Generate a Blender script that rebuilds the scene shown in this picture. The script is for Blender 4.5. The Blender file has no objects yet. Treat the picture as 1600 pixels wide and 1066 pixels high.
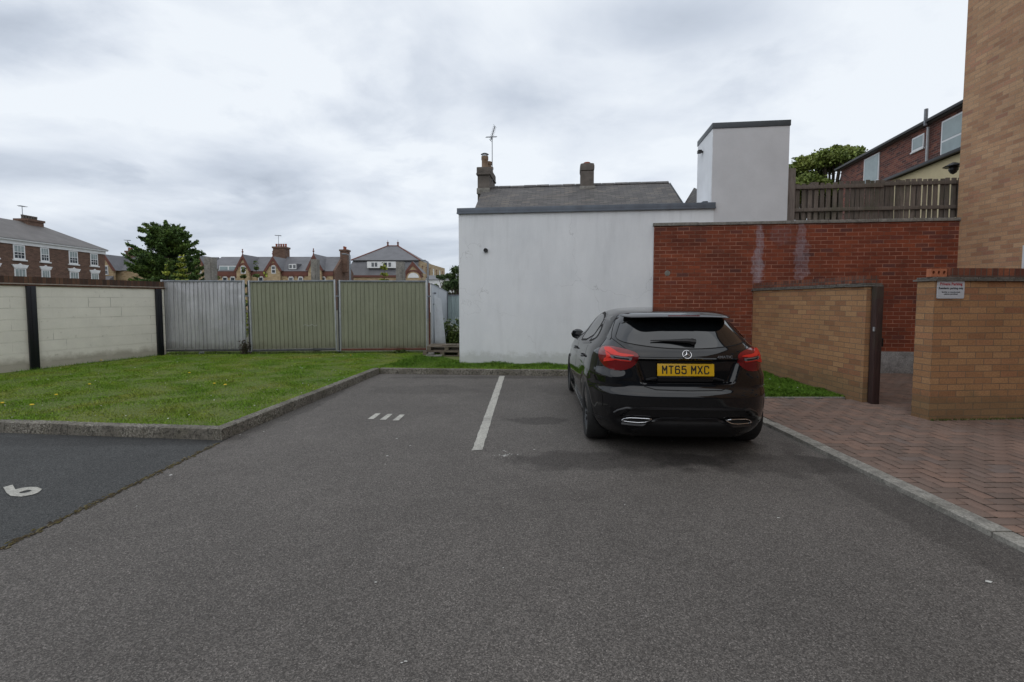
import bpy, bmesh, math, random
import numpy as np
from mathutils import Vector, Matrix
from mathutils.bvhtree import BVHTree
from math import radians as R, sin, cos, pi
random.seed(7); rng = np.random.default_rng(7)
scn = bpy.context.scene
col = scn.collection

# ------------------------------------------------------------------ camera
cd = bpy.data.cameras.new('camera'); cam = bpy.data.objects.new('camera', cd); col.objects.link(cam)
cam.location = (0, 0, 1.5); cam.rotation_euler = (R(90 - 3.2), 0, 0)
cd.sensor_width = 36; cd.lens = 36 * 740 / 1600; cd.clip_end = 3000; cd.clip_start = .05
cd.shift_y = -.01355; scn.camera = cam
# ------------------------------------------------------------------ exposure
scn.view_settings.view_transform = 'Standard'; scn.view_settings.look = 'None'
scn.view_settings.exposure = 0.16; scn.view_settings.gamma = 1
scn.cycles.max_bounces = 6
# ------------------------------------------------------------------ world: overcast sky
SUN_EL, SUN_AZ = 52, 200
w = bpy.data.worlds.new('World'); scn.world = w; w.use_nodes = True
nt = w.node_tree; nt.nodes.clear()
def wn(t, **k):
    n = nt.nodes.new(t)
    for a, b in k.items(): setattr(n, a, b)
    return n
def wmath(op, a, b=None, clamp=False):
    n = wn('ShaderNodeMath', operation=op, use_clamp=clamp)
    for i, v in enumerate((a, b)):
        if v is None: continue
        if isinstance(v, (int, float)): n.inputs[i].default_value = v
        else: nt.links.new(v, n.inputs[i])
    return n.outputs[0]
sky = wn('ShaderNodeTexSky', sky_type='NISHITA', sun_disc=False)
sky.sun_elevation = R(SUN_EL); sky.sun_rotation = R(SUN_AZ); sky.air_density = 1.0; sky.dust_density = 3.0
tc = wn('ShaderNodeTexCoord'); sep = wn('ShaderNodeSeparateXYZ'); nt.links.new(tc.outputs['Generated'], sep.inputs[0])
den = wmath('ADD', wmath('MAXIMUM', sep.outputs[2], 0.0), 0.22)
cx = wmath('DIVIDE', sep.outputs[0], den); cy = wmath('DIVIDE', sep.outputs[1], den)
cmb = wn('ShaderNodeCombineXYZ'); nt.links.new(cx, cmb.inputs[0]); nt.links.new(cy, cmb.inputs[1])
def wnoise(scale, detail, rough, off, dist=0.0, sx=1, sy=1):
    mp = wn('ShaderNodeMapping'); mp.inputs['Location'].default_value = off; mp.inputs['Scale'].default_value = (sx, sy, 1)
    nt.links.new(cmb.outputs[0], mp.inputs[0])
    n = wn('ShaderNodeTexNoise'); n.inputs['Scale'].default_value = scale; n.inputs['Detail'].default_value = detail
    n.inputs['Roughness'].default_value = rough; n.inputs['Distortion'].default_value = dist
    nt.links.new(mp.outputs[0], n.inputs['Vector']); return n.outputs['Fac']
n1 = wnoise(1.3, 9, .56, (3.1, 1.7, 0), .35, 1.0, 1.0)
n2 = wnoise(2.6, 8, .55, (7.3, 2.2, 0), .3)
n3 = wnoise(0.45, 3, .5, (0.4, 5.1, 0))
base = wmath('ADD', wmath('MULTIPLY', n1, .60), wmath('ADD', wmath('MULTIPLY', n2, .28), wmath('MULTIPLY', n3, .12)))
def cloud_bank(x, y, rx, ry, amt):
    "a darker (amt>0) or brighter bank of cloud centred on a place of the cloud sheet"
    dx = wmath('DIVIDE', wmath('SUBTRACT', cx, x), rx); dy = wmath('DIVIDE', wmath('SUBTRACT', cy, y), ry)
    d = wmath('SQRT', wmath('ADD', wmath('MULTIPLY', dx, dx), wmath('MULTIPLY', dy, dy)))
    d = wmath('ADD', d, wmath('MULTIPLY', wmath('SUBTRACT', n2, .5), 2.8))
    return wmath('MULTIPLY', wmath('SUBTRACT', 1.0, d, True), amt)
dark = base
for b in (
    (-1.15, 1.10, .34, .24, .30), (-1.70, 1.66, .5, .22, .16), (-1.12, 1.92, .5, .22, .17), (-1.25, 2.35, .6, .3, .13), (-2.0, 2.4, .6, .4, .12), (-.9, 2.1, .5, .16, .10), (-.6, 3.2, 2.5, .5, .07), (1.0, 3.0, 1.2, .5, .05), (0.06, 1.56, .26, .22, .13), (0.34, 1.20, .35, .12, .14), (.40, 1.75, .3, .2, .08), (-.75, 2.75, .5, .3, .08),
    (-1.05, 1.42, .45, .13, -.10), (-.62, 1.80, .3, .5, -.12), (.9, 1.5, .4, .5, -.07), (-.5, 1.3, .25, .25, -.07), (-.2, 2.2, .5, .5, -.10)):
    dark = wmath('ADD', dark, cloud_bank(*b))
dark = wmath('ADD', dark, wmath('MULTIPLY', wmath('MAXIMUM', wmath('SUBTRACT', .22, sep.outputs[2]), 0.), .55))
ramp = wn('ShaderNodeValToRGB'); nt.links.new(dark, ramp.inputs[0])
e = ramp.color_ramp.elements; e[0].position = .44; e[0].color = (.82, .865, .915, 1); e[1].position = .80; e[1].color = (.40, .45, .53, 1)
k = ramp.color_ramp.elements.new(.53); k.color = (.72, .77, .84, 1); k = ramp.color_ramp.elements.new(.64); k.color = (.56, .615, .70, 1)
bg_c = wn('ShaderNodeBackground'); nt.links.new(ramp.outputs[0], bg_c.inputs[0]); bg_c.inputs[1].default_value = 1.03
bg_s = wn('ShaderNodeBackground'); nt.links.new(sky.outputs[0], bg_s.inputs[0]); bg_s.inputs[1].default_value = .08
mx = wn('ShaderNodeMixShader'); mx.inputs[0].default_value = .90
nt.links.new(bg_s.outputs[0], mx.inputs[1]); nt.links.new(bg_c.outputs[0], mx.inputs[2])
wo = wn('ShaderNodeOutputWorld'); nt.links.new(mx.outputs[0], wo.inputs[0])
# ------------------------------------------------------------------ sun (veiled)
sd = bpy.data.lights.new('sun', 'SUN'); sun = bpy.data.objects.new('sun', sd); col.objects.link(sun)
sd.energy = .5; sd.angle = R(100); sd.color = (1, .96, .9)
sun.rotation_euler = (R(90 - SUN_EL), 0, R(180 - SUN_AZ))

# ================================================================== helpers
def tag(o, label=None, cat=None, group=None, kind=None):
    if label: o['label'] = label
    if cat: o['category'] = cat
    if group: o['group'] = group
    if kind: o['kind'] = kind
    return o
def thing(name, label, cat, loc=(0, 0, 0), rz=0, group=None):
    o = bpy.data.objects.new(name, None); col.objects.link(o); o.empty_display_size = .2
    o.location = loc; o.rotation_euler = (0, 0, rz)
    return tag(o, label, cat, group)
def copy_tree(o, parent=None):
    c = o.copy(); col.objects.link(c)
    if parent: c.parent = parent
    for ch in list(o.children): copy_tree(ch, c)
    return c
def auto_uv(me):
    uv = me.uv_layers.new(name='UVMap')
    n = len(me.loops)
    if not n: return
    vi = np.zeros(n, int); me.loops.foreach_get('vertex_index', vi)
    co = np.zeros(len(me.vertices) * 3); me.vertices.foreach_get('co', co); co = co.reshape(-1, 3)
    pn = np.zeros(len(me.polygons) * 3); me.polygons.foreach_get('normal', pn); pn = pn.reshape(-1, 3)
    lt = np.zeros(len(me.polygons), int); me.polygons.foreach_get('loop_total', lt)
    ln = np.repeat(pn, lt, axis=0); p = co[vi]
    flat = np.abs(ln[:, 2]) > .93
    tx, ty = -ln[:, 1], ln[:, 0]; m = np.hypot(tx, ty); m[m < 1e-6] = 1; tx /= m; ty /= m
    sgn = np.where(np.abs(tx) > np.abs(ty), np.sign(tx), np.sign(ty)); tx *= sgn; ty *= sgn
    u = p[:, 0] * tx + p[:, 1] * ty
    v = p[:, 2] / np.maximum(np.hypot(ln[:, 0], ln[:, 1]), .2)
    u = np.where(flat, p[:, 0], u); v = np.where(flat, p[:, 1], v)
    uv.data.foreach_set('uv', np.stack([u, v], 1).ravel())
class MB:
    def __init__(s): s.v = []; s.f = []; s.m = []
    def add(s, vs, fs, mi=0):
        b = len(s.v); s.v += [tuple(x) for x in vs]; s.f += [tuple(i + b for i in f) for f in fs]; s.m += [mi] * len(fs); return s
    def box(s, x0, x1, y0, y1, z0, z1, mi=0, M=None):
        x0, x1 = sorted((x0, x1)); y0, y1 = sorted((y0, y1)); z0, z1 = sorted((z0, z1))
        vs = [(x0, y0, z0), (x1, y0, z0), (x1, y1, z0), (x0, y1, z0), (x0, y0, z1), (x1, y0, z1), (x1, y1, z1), (x0, y1, z1)]
        if M is not None: vs = [M @ Vector(v) for v in vs]
        return s.add(vs, [(0, 3, 2, 1), (4, 5, 6, 7), (0, 1, 5, 4), (1, 2, 6, 5), (2, 3, 7, 6), (3, 0, 4, 7)], mi)
    def prism(s, poly, z0, z1, mi=0):
        "poly: ccw list of (x,y)"
        a = sum(poly[i][0] * poly[(i + 1) % len(poly)][1] - poly[(i + 1) % len(poly)][0] * poly[i][1] for i in range(len(poly)))
        if a < 0: poly = poly[::-1]
        n = len(poly)
        return s.add([(x, y, z0) for x, y in poly] + [(x, y, z1) for x, y in poly],
                     [tuple(range(n))[::-1], tuple(range(n, 2 * n))] + [(i, (i + 1) % n, n + (i + 1) % n, n + i) for i in range(n)], mi)
    def extr(s, poly, vec, mi=0):
        "closed 3-D polygon swept along vec"
        n = len(poly); P = [Vector(p) for p in poly]; v = Vector(vec)
        return s.add(P + [p + v for p in P], [tuple(range(n))[::-1], tuple(range(n, 2 * n))] + [(i, (i + 1) % n, n + (i + 1) % n, n + i) for i in range(n)], mi)
    def tube(s, pts, rad, n=10, mi=0, caps=True):
        P = [Vector(p) for p in pts]
        if isinstance(rad, (int, float)): rad = [rad] * len(P)
        vs = []; fs = []
        for i, p in enumerate(P):
            d = (P[min(i + 1, len(P) - 1)] - P[max(i - 1, 0)]).normalized()
            a = d.orthogonal().normalized() if i == 0 else (pa - d * pa.dot(d)).normalized()
            pa = a; b = d.cross(a)
            vs += [p + (a * cos(2 * pi * j / n) + b * sin(2 * pi * j / n)) * rad[i] for j in range(n)]
        for i in range(len(P) - 1):
            fs += [(i * n + j, i * n + (j + 1) % n, (i + 1) * n + (j + 1) % n, (i + 1) * n + j) for j in range(n)]
        if caps: fs += [tuple(range(n))[::-1], tuple(range((len(P) - 1) * n, len(P) * n))]
        return s.add(vs, fs, mi)
    def lathe(s, prof, c=(0, 0, 0), axis='z', n=32, mi=0):
        "prof: (r,h) pairs"
        vs = []
        for r, h in prof:
            for j in range(n):
                a = 2 * pi * j / n; q = (r * cos(a), r * sin(a), h)
                if axis == 'x': q = (h, r * cos(a), r * sin(a))
                if axis == 'y': q = (r * cos(a), h, r * sin(a))
                vs.append((q[0] + c[0], q[1] + c[1], q[2] + c[2]))
        fs = [(i * n + j, i * n + (j + 1) % n, (i + 1) * n + (j + 1) % n, (i + 1) * n + j) for i in range(len(prof) - 1) for j in range(n)]
        return s.add(vs, fs, mi)
    def build(s, name, mats, parent=None, smooth=False, bevel=0, angle=35):
        me = bpy.data.meshes.new(name); me.from_pydata(s.v, [], s.f); me.validate()
        bm = bmesh.new(); bm.from_mesh(me); bmesh.ops.recalc_face_normals(bm, faces=bm.faces)
        if bevel: 
            ed = [e for e in bm.edges if len(e.link_faces) == 2 and e.calc_face_angle(0) > .5]
            bmesh.ops.bevel(bm, geom=ed, offset=bevel, segments=2, affect='EDGES', profile=.6, clamp_overlap=True)
        bm.to_mesh(me); bm.free()
        if not isinstance(mats, (list, tuple)): mats = [mats]
        for m in mats: me.materials.append(m)
        if not bevel:
            for p, mi in zip(me.polygons, s.m): p.material_index = mi
        if smooth or bevel:
            me.polygons.foreach_set('use_smooth', [True] * len(me.polygons))
            me.set_sharp_from_angle(angle=R(angle))
        auto_uv(me)
        o = bpy.data.objects.new(name, me); col.objects.link(o)
        if parent: o.parent = parent
        return o
def from_arrays(name, V, F, mat, parent=None):
    me = bpy.data.meshes.new(name); k = F.shape[1]
    me.vertices.add(len(V)); me.vertices.foreach_set('co', np.ascontiguousarray(V, dtype=np.float32).ravel())
    me.loops.add(F.size); me.loops.foreach_set('vertex_index', F.astype(np.int32).ravel())
    me.polygons.add(len(F)); me.polygons.foreach_set('loop_start', np.arange(len(F), dtype=np.int32) * k)
    me.polygons.foreach_set('loop_total', np.full(len(F), k, dtype=np.int32))
    me.update(calc_edges=True); me.materials.append(mat)
    o = bpy.data.objects.new(name, me); col.objects.link(o)
    if parent: o.parent = parent
    return o
# ---- sight lines of the camera, used once to turn measured picture positions into metres
_f, _p, _h = 740., R(3.2), 1.5
def ray(x, y):
    u = (533 - 21.68 - y) / _f; return ((x - 800) / _f, cos(_p) + sin(_p) * u, -sin(_p) + cos(_p) * u)
def at(x, y, Y):
    r = ray(x, y); t = Y / r[1]; return (r[0] * t, Y, _h + r[2] * t)
def gnd(x, y, z=0.):
    r = ray(x, y); t = (z - _h) / r[2]; return (r[0] * t, r[1] * t, z)

# ================================================================== materials
class NT:
    def __init__(s, name):
        s.mat = bpy.data.materials.new(name); s.mat.use_nodes = True; s.t = s.mat.node_tree
        s.b = s.t.nodes['Principled BSDF']; s.geo = None
    def n(s, t, **k):
        nd = s.t.nodes.new('ShaderNode' + t)
        for a, b in k.items(): setattr(nd, a, b)
        return nd
    def l(s, a, b): s.t.links.new(a, b)
    def put(s, sock, v):
        if v is None: return
        if hasattr(v, 'is_output') or isinstance(v, bpy.types.NodeSocket): s.l(v, sock)
        elif isinstance(v, (tuple, list)) and len(v) == 3 and sock.type == 'RGBA': sock.default_value = (*v, 1)
        else: sock.default_value = v
    def pos(s, kind='obj'):
        if kind == 'uv':
            t = s.n('TexCoord'); return t.outputs['UV']
        if kind == 'world':
            g = s.n('NewGeometry'); return g.outputs['Position']
        t = s.n('TexCoord'); return t.outputs['Object']
    def noise(s, scale, detail=4, rough=.5, vec=None, dist=0, out='Fac', sc=None):
        v = vec or s.pos()
        if sc:
            mp = s.n('Mapping'); s.l(v, mp.inputs[0]); mp.inputs['Scale'].default_value = sc; v = mp.outputs[0]
        nd = s.n('TexNoise'); s.l(v, nd.inputs['Vector'])
        for a, b in (('Scale', scale), ('Detail', detail), ('Roughness', rough), ('Distortion', dist)): nd.inputs[a].default_value = b
        return nd.outputs[out]
    def vor(s, scale, vec=None, out='Color', feature='F1'):
        nd = s.n('TexVoronoi', feature=feature); s.l(vec or s.pos(), nd.inputs['Vector']); nd.inputs['Scale'].default_value = scale
        return nd.outputs[out]
    def ramp(s, fac, stops, interp='LINEAR'):
        nd = s.n('ValToRGB'); s.l(fac, nd.inputs[0]); cr = nd.color_ramp; cr.interpolation = interp
        while len(cr.elements) > 1: cr.elements.remove(cr.elements[-1])
        for i, (p, c) in enumerate(stops):
            if isinstance(c, (int, float)): c = (c, c, c)
            el = cr.elements[0] if i == 0 else cr.elements.new(p)
            el.position = p; el.color = (*c, 1)
        return nd.outputs[0]
    def mix(s, fac, a, b, mode='MIX'):
        nd = s.n('Mix', data_type='RGBA', blend_type=mode)
        s.put(nd.inputs[0], fac); s.put(nd.inputs[6], a); s.put(nd.inputs[7], b); return nd.outputs[2]
    def math(s, op, a, b=None, clamp=False):
        nd = s.n('Math', operation=op, use_clamp=clamp); s.put(nd.inputs[0], a)
        if b is not None: s.put(nd.inputs[1], b)
        return nd.outputs[0]
    def bump(s, h, strength=.3, dist=.01, prev=None):
        nd = s.n('Bump'); s.l(h, nd.inputs['Height']); nd.inputs['Strength'].default_value = strength; nd.inputs['Distance'].default_value = dist
        if prev is not None: s.l(prev, nd.inputs['Normal'])
        return nd.outputs[0]
    def out(s, color=None, rough=None, normal=None, metal=None, **k):
        s.put(s.b.inputs['Base Color'], color); s.put(s.b.inputs['Roughness'], rough); s.put(s.b.inputs['Normal'], normal); s.put(s.b.inputs['Metallic'], metal)
        for a, v in k.items(): s.put(s.b.inputs[a.replace('_', ' ')], v)
        return s.mat
def sc3(c, k): return tuple(min(1, x * k) for x in c)
def plain(name, c, rough=.6, var=.15, scale=8, metal=0, bump=.0, **k):
    m = NT(name); n = m.noise(scale, 5, .6)
    colr = m.ramp(n, [(.3, sc3(c, 1 - var)), (.7, sc3(c, 1 + var))])
    nm = m.bump(m.noise(scale * 12, 3, .6), bump, .004) if bump else None
    return m.out(colr, rough, nm, metal, **k)
def brick(name, stops, mortar, bw=.225, rh=.075, ms=.008, bump=.5, grime=.25, grain=60, extra=None, squash=1, sqf=2, off=.5, mvar=.3, msm=.1, rough=.88, bumpd=.006):
    m = NT(name); uv = m.pos('uv')
    b = m.n('TexBrick', squash=squash, squash_frequency=sqf, offset=off); m.l(uv, b.inputs['Vector'])
    for a, v in (('Scale', 1), ('Mortar Size', ms), ('Mortar Smooth', msm), ('Bias', 0), ('Brick Width', bw), ('Row Height', rh)): b.inputs[a].default_value = v
    b.inputs['Color1'].default_value = (0, 0, 0, 1); b.inputs['Color2'].default_value = (1, 1, 1, 1); b.inputs['Mortar'].default_value = (.5, .5, .5, 1)
    c = m.ramp(b.outputs['Color'], stops)
    fine = m.noise(grain, 5, .65, uv)
    c = m.mix(.55, c, m.ramp(fine, [(.3, .55), (.7, 1.35)]), 'MULTIPLY')
    big = m.noise(1.3, 5, .6, uv)
    c = m.mix(grime, c, m.ramp(big, [(.3, .45), (.7, 1.25)]), 'MULTIPLY')
    mc = m.mix(mvar, mortar, m.ramp(m.noise(3, 4, .6, uv), [(.35, sc3(mortar, .35)), (.65, sc3(mortar, 1.5))]))
    c = m.mix(b.outputs['Fac'], c, mc)
    if extra: c = extra(m, uv, c, b)
    h = m.math('ADD', m.math('MULTIPLY', b.outputs['Fac'], -1.0), m.math('MULTIPLY', fine, .35))
    return m.out(c, rough, m.bump(h, bump, bumpd))
def blob(m, v, c, r, amp=.8, ns=3.):
    "irregular patch mask: 1 inside, 0 outside"
    mp = m.n('Mapping', vector_type='TEXTURE'); m.l(v, mp.inputs[0]); mp.inputs['Location'].default_value = (*c, 0)[:3]
    mp.inputs['Scale'].default_value = (r[0], r[1], 1000)
    ln = m.n('VectorMath', operation='LENGTH'); m.l(mp.outputs[0], ln.inputs[0])
    d = m.math('ADD', ln.outputs['Value'], m.math('MULTIPLY', m.math('SUBTRACT', m.noise(ns, 5, .6, v), .5), amp * 2))
    return m.ramp(d, [(.75, 1.), (1.05, 0.)])

def mk_asphalt(name, lo, mid, hi, stains):
    m = NT(name); v = m.pos('world')
    ag = m.vor(180, v); agb = m.n('SeparateColor'); m.l(ag, agb.inputs[0])
    c = m.ramp(agb.outputs[0], [(.0, lo), (.5, mid), (.95, hi), (1., sc3(hi, 1.5))])
    c = m.mix(.55, c, m.ramp(m.noise(320, 2, .7, v), [(.35, .5), (.65, 1.5)]), 'MULTIPLY')
    c = m.mix(.7, c, m.ramp(m.noise(.7, 5, .55, v, .3), [(.3, .80), (.7, 1.17)]), 'MULTIPLY')
    c = m.mix(.35, c, m.ramp(m.noise(5, 6, .7, v), [(.3, .75), (.7, 1.25)]), 'MULTIPLY')
    for (p, r, k) in stains:
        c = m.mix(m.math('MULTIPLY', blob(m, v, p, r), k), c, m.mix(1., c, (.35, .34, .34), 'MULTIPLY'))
    h = m.math('ADD', m.vor(180, v, 'Distance'), m.math('MULTIPLY', m.noise(300, 2, .6, v), .6))
    return m.out(c, m.ramp(m.noise(40, 3, .6, v), [(.3, .72), (.7, .95)]), m.bump(h, .4, .004), Specular_IOR_Level=.35)
M_asph = mk_asphalt('asphalt', (.054, .049, .045), (.104, .095, .087), (.175, .16, .147),
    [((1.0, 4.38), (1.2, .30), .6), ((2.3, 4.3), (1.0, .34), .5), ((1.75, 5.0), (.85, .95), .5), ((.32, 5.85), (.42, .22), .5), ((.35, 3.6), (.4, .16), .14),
     ((-1.5, 7.9), (1.0, .5), .28), ((-.3, 9.2), (2.6, .16), .5), ((.9, 8.0), (.6, .6), .25), ((2.85, 3.4), (.25, 1.6), .4), ((-2.95, 7.2), (.22, 2.6), .45)])
M_asph2 = mk_asphalt('asphalt_new', (.024, .025, .025), (.046, .048, .048), (.095, .096, .095), [((-4.4, 5.0), (1.7, .22), .4)])
def mk_concrete(name, c, moss=.5, sc=14, lichen=0):
    m = NT(name); v = m.pos('world')
    k = m.ramp(m.noise(sc, 8, .75, v), [(.28, sc3(c, .42)), (.5, c), (.75, sc3(c, 1.5))])
    k = m.mix(.6, k, m.ramp(m.vor(90, v), [(0, .5), (1, 1.5)]), 'MULTIPLY')
    k = m.mix(m.math('MULTIPLY', m.ramp(m.noise(3.5, 6, .7, v), [(.48, 0.), (.62, 1.)]), moss), k, (.075, .07, .04))
    if lichen:
        k = m.mix(m.math('MULTIPLY', m.ramp(m.noise(55, 4, .7, v), [(.50, 0.), (.58, 1.)]), m.math('MULTIPLY', m.ramp(m.noise(2.5, 4, .6, v), [(.42, .0), (.6, 1.)]), lichen)), k, (.36, .34, .29))
        k = m.mix(m.math('MULTIPLY', m.ramp(m.noise(30, 4, .7, m.pos('world')), [(.52, 0.), (.6, 1.)]), lichen * .8), k, (.035, .032, .025))
    return m.out(k, .92, m.bump(m.noise(90, 5, .7, v), .5, .006))
M_kerb = mk_concrete('kerb_concrete', (.15, .138, .115), .5, 14, 1.0)
M_kerb2 = mk_concrete('kerb_edge_concrete', (.25, .24, .215), .15, 9)
M_conc = mk_concrete('concrete', (.22, .21, .19), .25)
M_plinth = mk_concrete('plinth_concrete', (.30, .30, .30), .1, 6)

def mk_ground(name, a, b):
    m = NT(name); v = m.pos('world')
    return m.out(m.ramp(m.noise(1.2, 8, .7, v), [(.3, a), (.7, b)]), .95, m.bump(m.noise(25, 4, .7, v), .6, .02))
M_ground = mk_ground('ground_earth', (.06, .055, .04), (.10, .10, .06))
M_turf = mk_ground('turf', (.07, .11, .016), (.13, .15, .035))
m = NT('grass_blade'); g = m.n('NewGeometry'); v = g.outputs['Position']
c = m.ramp(m.noise(1.1, 6, .62, v, .5), [(.28, (.12, .27, .02)), (.50, (.20, .33, .03)), (.63, (.29, .34, .06)), (.78, (.38, .34, .13))])
c = m.mix(m.math('MULTIPLY', m.ramp(m.noise(.75, 6, .7, v, .6), [(.60, 0.), (.70, 1.)]), .6), c, (.26, .20, .085))
c = m.mix(.75, c, m.ramp(g.outputs['Random Per Island'], [(0, .5), (.5, 1.), (1, 1.55)]), 'MULTIPLY')
M_grass = m.out(c, .7, Specular_IOR_Level=.25)
m = NT('grass_bright'); g = m.n('NewGeometry'); v = g.outputs['Position']
c = m.ramp(m.noise(1.6, 5, .6, v), [(.3, (.08, .19, .016)), (.7, (.15, .26, .03))])
M_grass2 = m.out(m.mix(.75, c, m.ramp(g.outputs['Random Per Island'], [(0, .45), (1, 1.6)]), 'MULTIPLY'), .7, Specular_IOR_Level=.25)

m = NT('road_paint'); v = m.pos('world')
c = m.ramp(m.noise(60, 6, .75, v), [(.36, (.13, .12, .11)), (.44, (.40, .39, .35)), (.6, (.52, .51, .46))])
c = m.mix(m.math('MULTIPLY', m.ramp(m.noise(9, 6, .75, v), [(.56, 0.), (.62, 1.)]), .45), c, (.2, .19, .17))
c = m.mix(m.math('MULTIPLY', blob(m, v, (-.29, 5.9), (.3, .12), .5, 9), .35), c, (.2, .19, .18))
M_paint = m.out(m.mix(.6, c, m.ramp(m.noise(7, 5, .6, v), [(.3, .75), (.7, 1.15)]), 'MULTIPLY'), .8, m.bump(m.noise(200, 3, .7, v), .5, .004))
m = NT('white_render'); v = m.pos('world')
c = m.ramp(m.noise(1.1, 6, .6, v), [(.3, (.74, .77, .80)), (.7, (.81, .835, .86))])
c = m.mix(.4, c, m.ramp(m.noise(2.2, 6, .7, v, 0, 'Fac', (1, 1, .25)), [(.3, .86), (.6, 1.04)]), 'MULTIPLY')
c = m.mix(m.math('MULTIPLY', m.ramp(m.noise(.9, 5, .6, v, .4, 'Fac', (3, 3, .5)), [(.55, 0.), (.75, 1.)]), .16), c, (.30, .31, .33))
zz = m.n('SeparateXYZ'); m.l(v, zz.inputs[0])
drip = m.math('MULTIPLY', m.ramp(m.noise(1., 5, .7, v, .2, 'Fac', (6, 6, .3)), [(.52, 0.), (.68, 1.)]), m.ramp(zz.outputs[2], [(.0, .0), (.55, .0), (.85, 1.)]))
mpz = m.math('MULTIPLY', zz.outputs[2], .25); drip = m.math('MULTIPLY', m.ramp(m.noise(1., 5, .7, v, .2, 'Fac', (6, 6, .3)), [(.52, 0.), (.68, 1.)]), m.ramp(mpz, [(.62, 0.), (.86, 1.)]))
c = m.mix(m.math('MULTIPLY', drip, .15), c, (.30, .31, .32))
foot = m.ramp(m.math('ADD', zz.outputs[2], m.math('MULTIPLY', m.noise(5, 6, .7, v), -.5)), [(-.0, 1.), (.13, 0.)])
c = m.mix(m.math('MULTIPLY', foot, .4), c, (.33, .35, .30))
vo = m.n('TexVoronoi', feature='DISTANCE_TO_EDGE'); nv = m.n('TexNoise'); m.l(v, nv.inputs['Vector']); nv.inputs['Scale'].default_value = 3; nv.inputs['Detail'].default_value = 5
av = m.n('VectorMath', operation='MULTIPLY_ADD'); m.l(nv.outputs['Color'], av.inputs[0]); av.inputs[1].default_value = (.5, .5, .5); m.l(v, av.inputs[2]); m.l(av.outputs[0], vo.inputs['Vector']); vo.inputs['Scale'].default_value = .8
crk = m.math('MULTIPLY', m.ramp(vo.outputs['Distance'], [(.0, 1.), (.004, 0.)]), m.ramp(m.noise(.8, 3, .5, v), [(.52, 0.), (.6, 1.)])); c = m.mix(m.math('MULTIPLY', crk, .45), c, (.25, .26, .27))
speck = m.ramp(m.noise(26, 3, .6, v), [(.70, 0.), (.75, 1.)]); c = m.mix(m.math('MULTIPLY', speck, .22), c, (.38, .38, .38))
M_render = m.out(c, .9, m.bump(m.noise(45, 6, .7, v), .35, .008))
M_render_side = plain('white_render_clean', (.80, .82, .85), .85, .05, 3, bump=.2)
m = NT('slate'); uv = m.pos('uv')
b = m.n('TexBrick'); m.l(uv, b.inputs['Vector'])
for a, q in (('Scale', 1), ('Mortar Size', .006), ('Mortar Smooth', .3), ('Bias', 0), ('Brick Width', .22), ('Row Height', .075)): b.inputs[a].default_value = q
b.inputs['Color1'].default_value = (0, 0, 0, 1); b.inputs['Color2'].default_value = (1, 1, 1, 1); b.inputs['Mortar'].default_value = (.2, .2, .2, 1)
c = m.ramp(b.outputs['Color'], [(0, (.085, .082, .082)), (.5, (.115, .109, .107)), (.85, (.135, .127, .12)), (1, (.17, .15, .13))])
c = m.mix(m.math('MULTIPLY', b.outputs['Fac'], .8), c, (.03, .028, .028))
c = m.mix(.5, c, m.ramp(m.noise(2.5, 6, .65, uv), [(.3, .7), (.7, 1.4)]), 'MULTIPLY')
M_slate = m.out(c, .7, m.bump(m.math('ADD', m.math('MULTIPLY', b.outputs['Fac'], -1.), m.math('MULTIPLY', b.outputs['Color'], .6)), .9, .02))
def mk_farslate(name, c):
    m = NT(name); uv = m.pos('uv')
    k = m.ramp(m.noise(.6, 6, .65, uv), [(.3, sc3(c, .8)), (.7, sc3(c, 1.25))])
    k = m.mix(.35, k, m.ramp(m.noise(9, 3, .6, uv, 0, 'Fac', (.6, 3, 1)), [(.35, .7), (.65, 1.3)]), 'MULTIPLY')
    return m.out(k, .6)
M_fslate = mk_farslate('far_slate', (.125, .125, .135)); M_fslate2 = mk_farslate('far_slate_brown', (.125, .115, .11))

def red_extra(m, uv, c, b):
    # lime run marks (efflorescence) below the coping
    for (cc, rr, k) in (((6.34, 2.55), (.09, .80), .8), ((6.32, 2.15), (.13, .45), .7), ((7.14, 2.70), (.09, .5), .6), ((7.16, 2.3), (.17, .5), .65), ((6.75, 2.85), (.25, .2), .25)):
        msk = m.math('MULTIPLY', blob(m, uv, cc, rr, .9, 7), m.math('ADD', m.math('MULTIPLY', b.outputs['Fac'], .5), m.ramp(m.noise(16, 4, .7, uv), [(.35, .2), (.6, .75)]))); c = m.mix(m.math('MULTIPLY', msk, k * .85), c, (.36, .31, .34))
    c = m.mix(m.math('MULTIPLY', m.ramp(m.noise(1.0, 4, .5, uv), [(.5, 0.), (.68, 1.)]), .5), c, m.mix(1., c, (.48, .42, .45), 'MULTIPLY'))
    return c
M_red = brick('red_wall_brick', [(0, (.165, .038, .018)), (.3, (.195, .044, .020)), (.6, (.225, .051, .022)), (.90, (.27, .064, .026)), (.96, (.13, .045, .035)), (1, (.17, .045, .03))],
              (.29, .14, .095), .235, .080, .006, .5, .5, 45, red_extra, 1, 2, .5, .85)
tan_st = [(0, (.30, .152, .09)), (.2, (.365, .195, .112)), (.5, (.405, .228, .13)), (.82, (.44, .258, .152)), (.93, (.38, .19, .115)), (1, (.30, .145, .095))]
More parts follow.
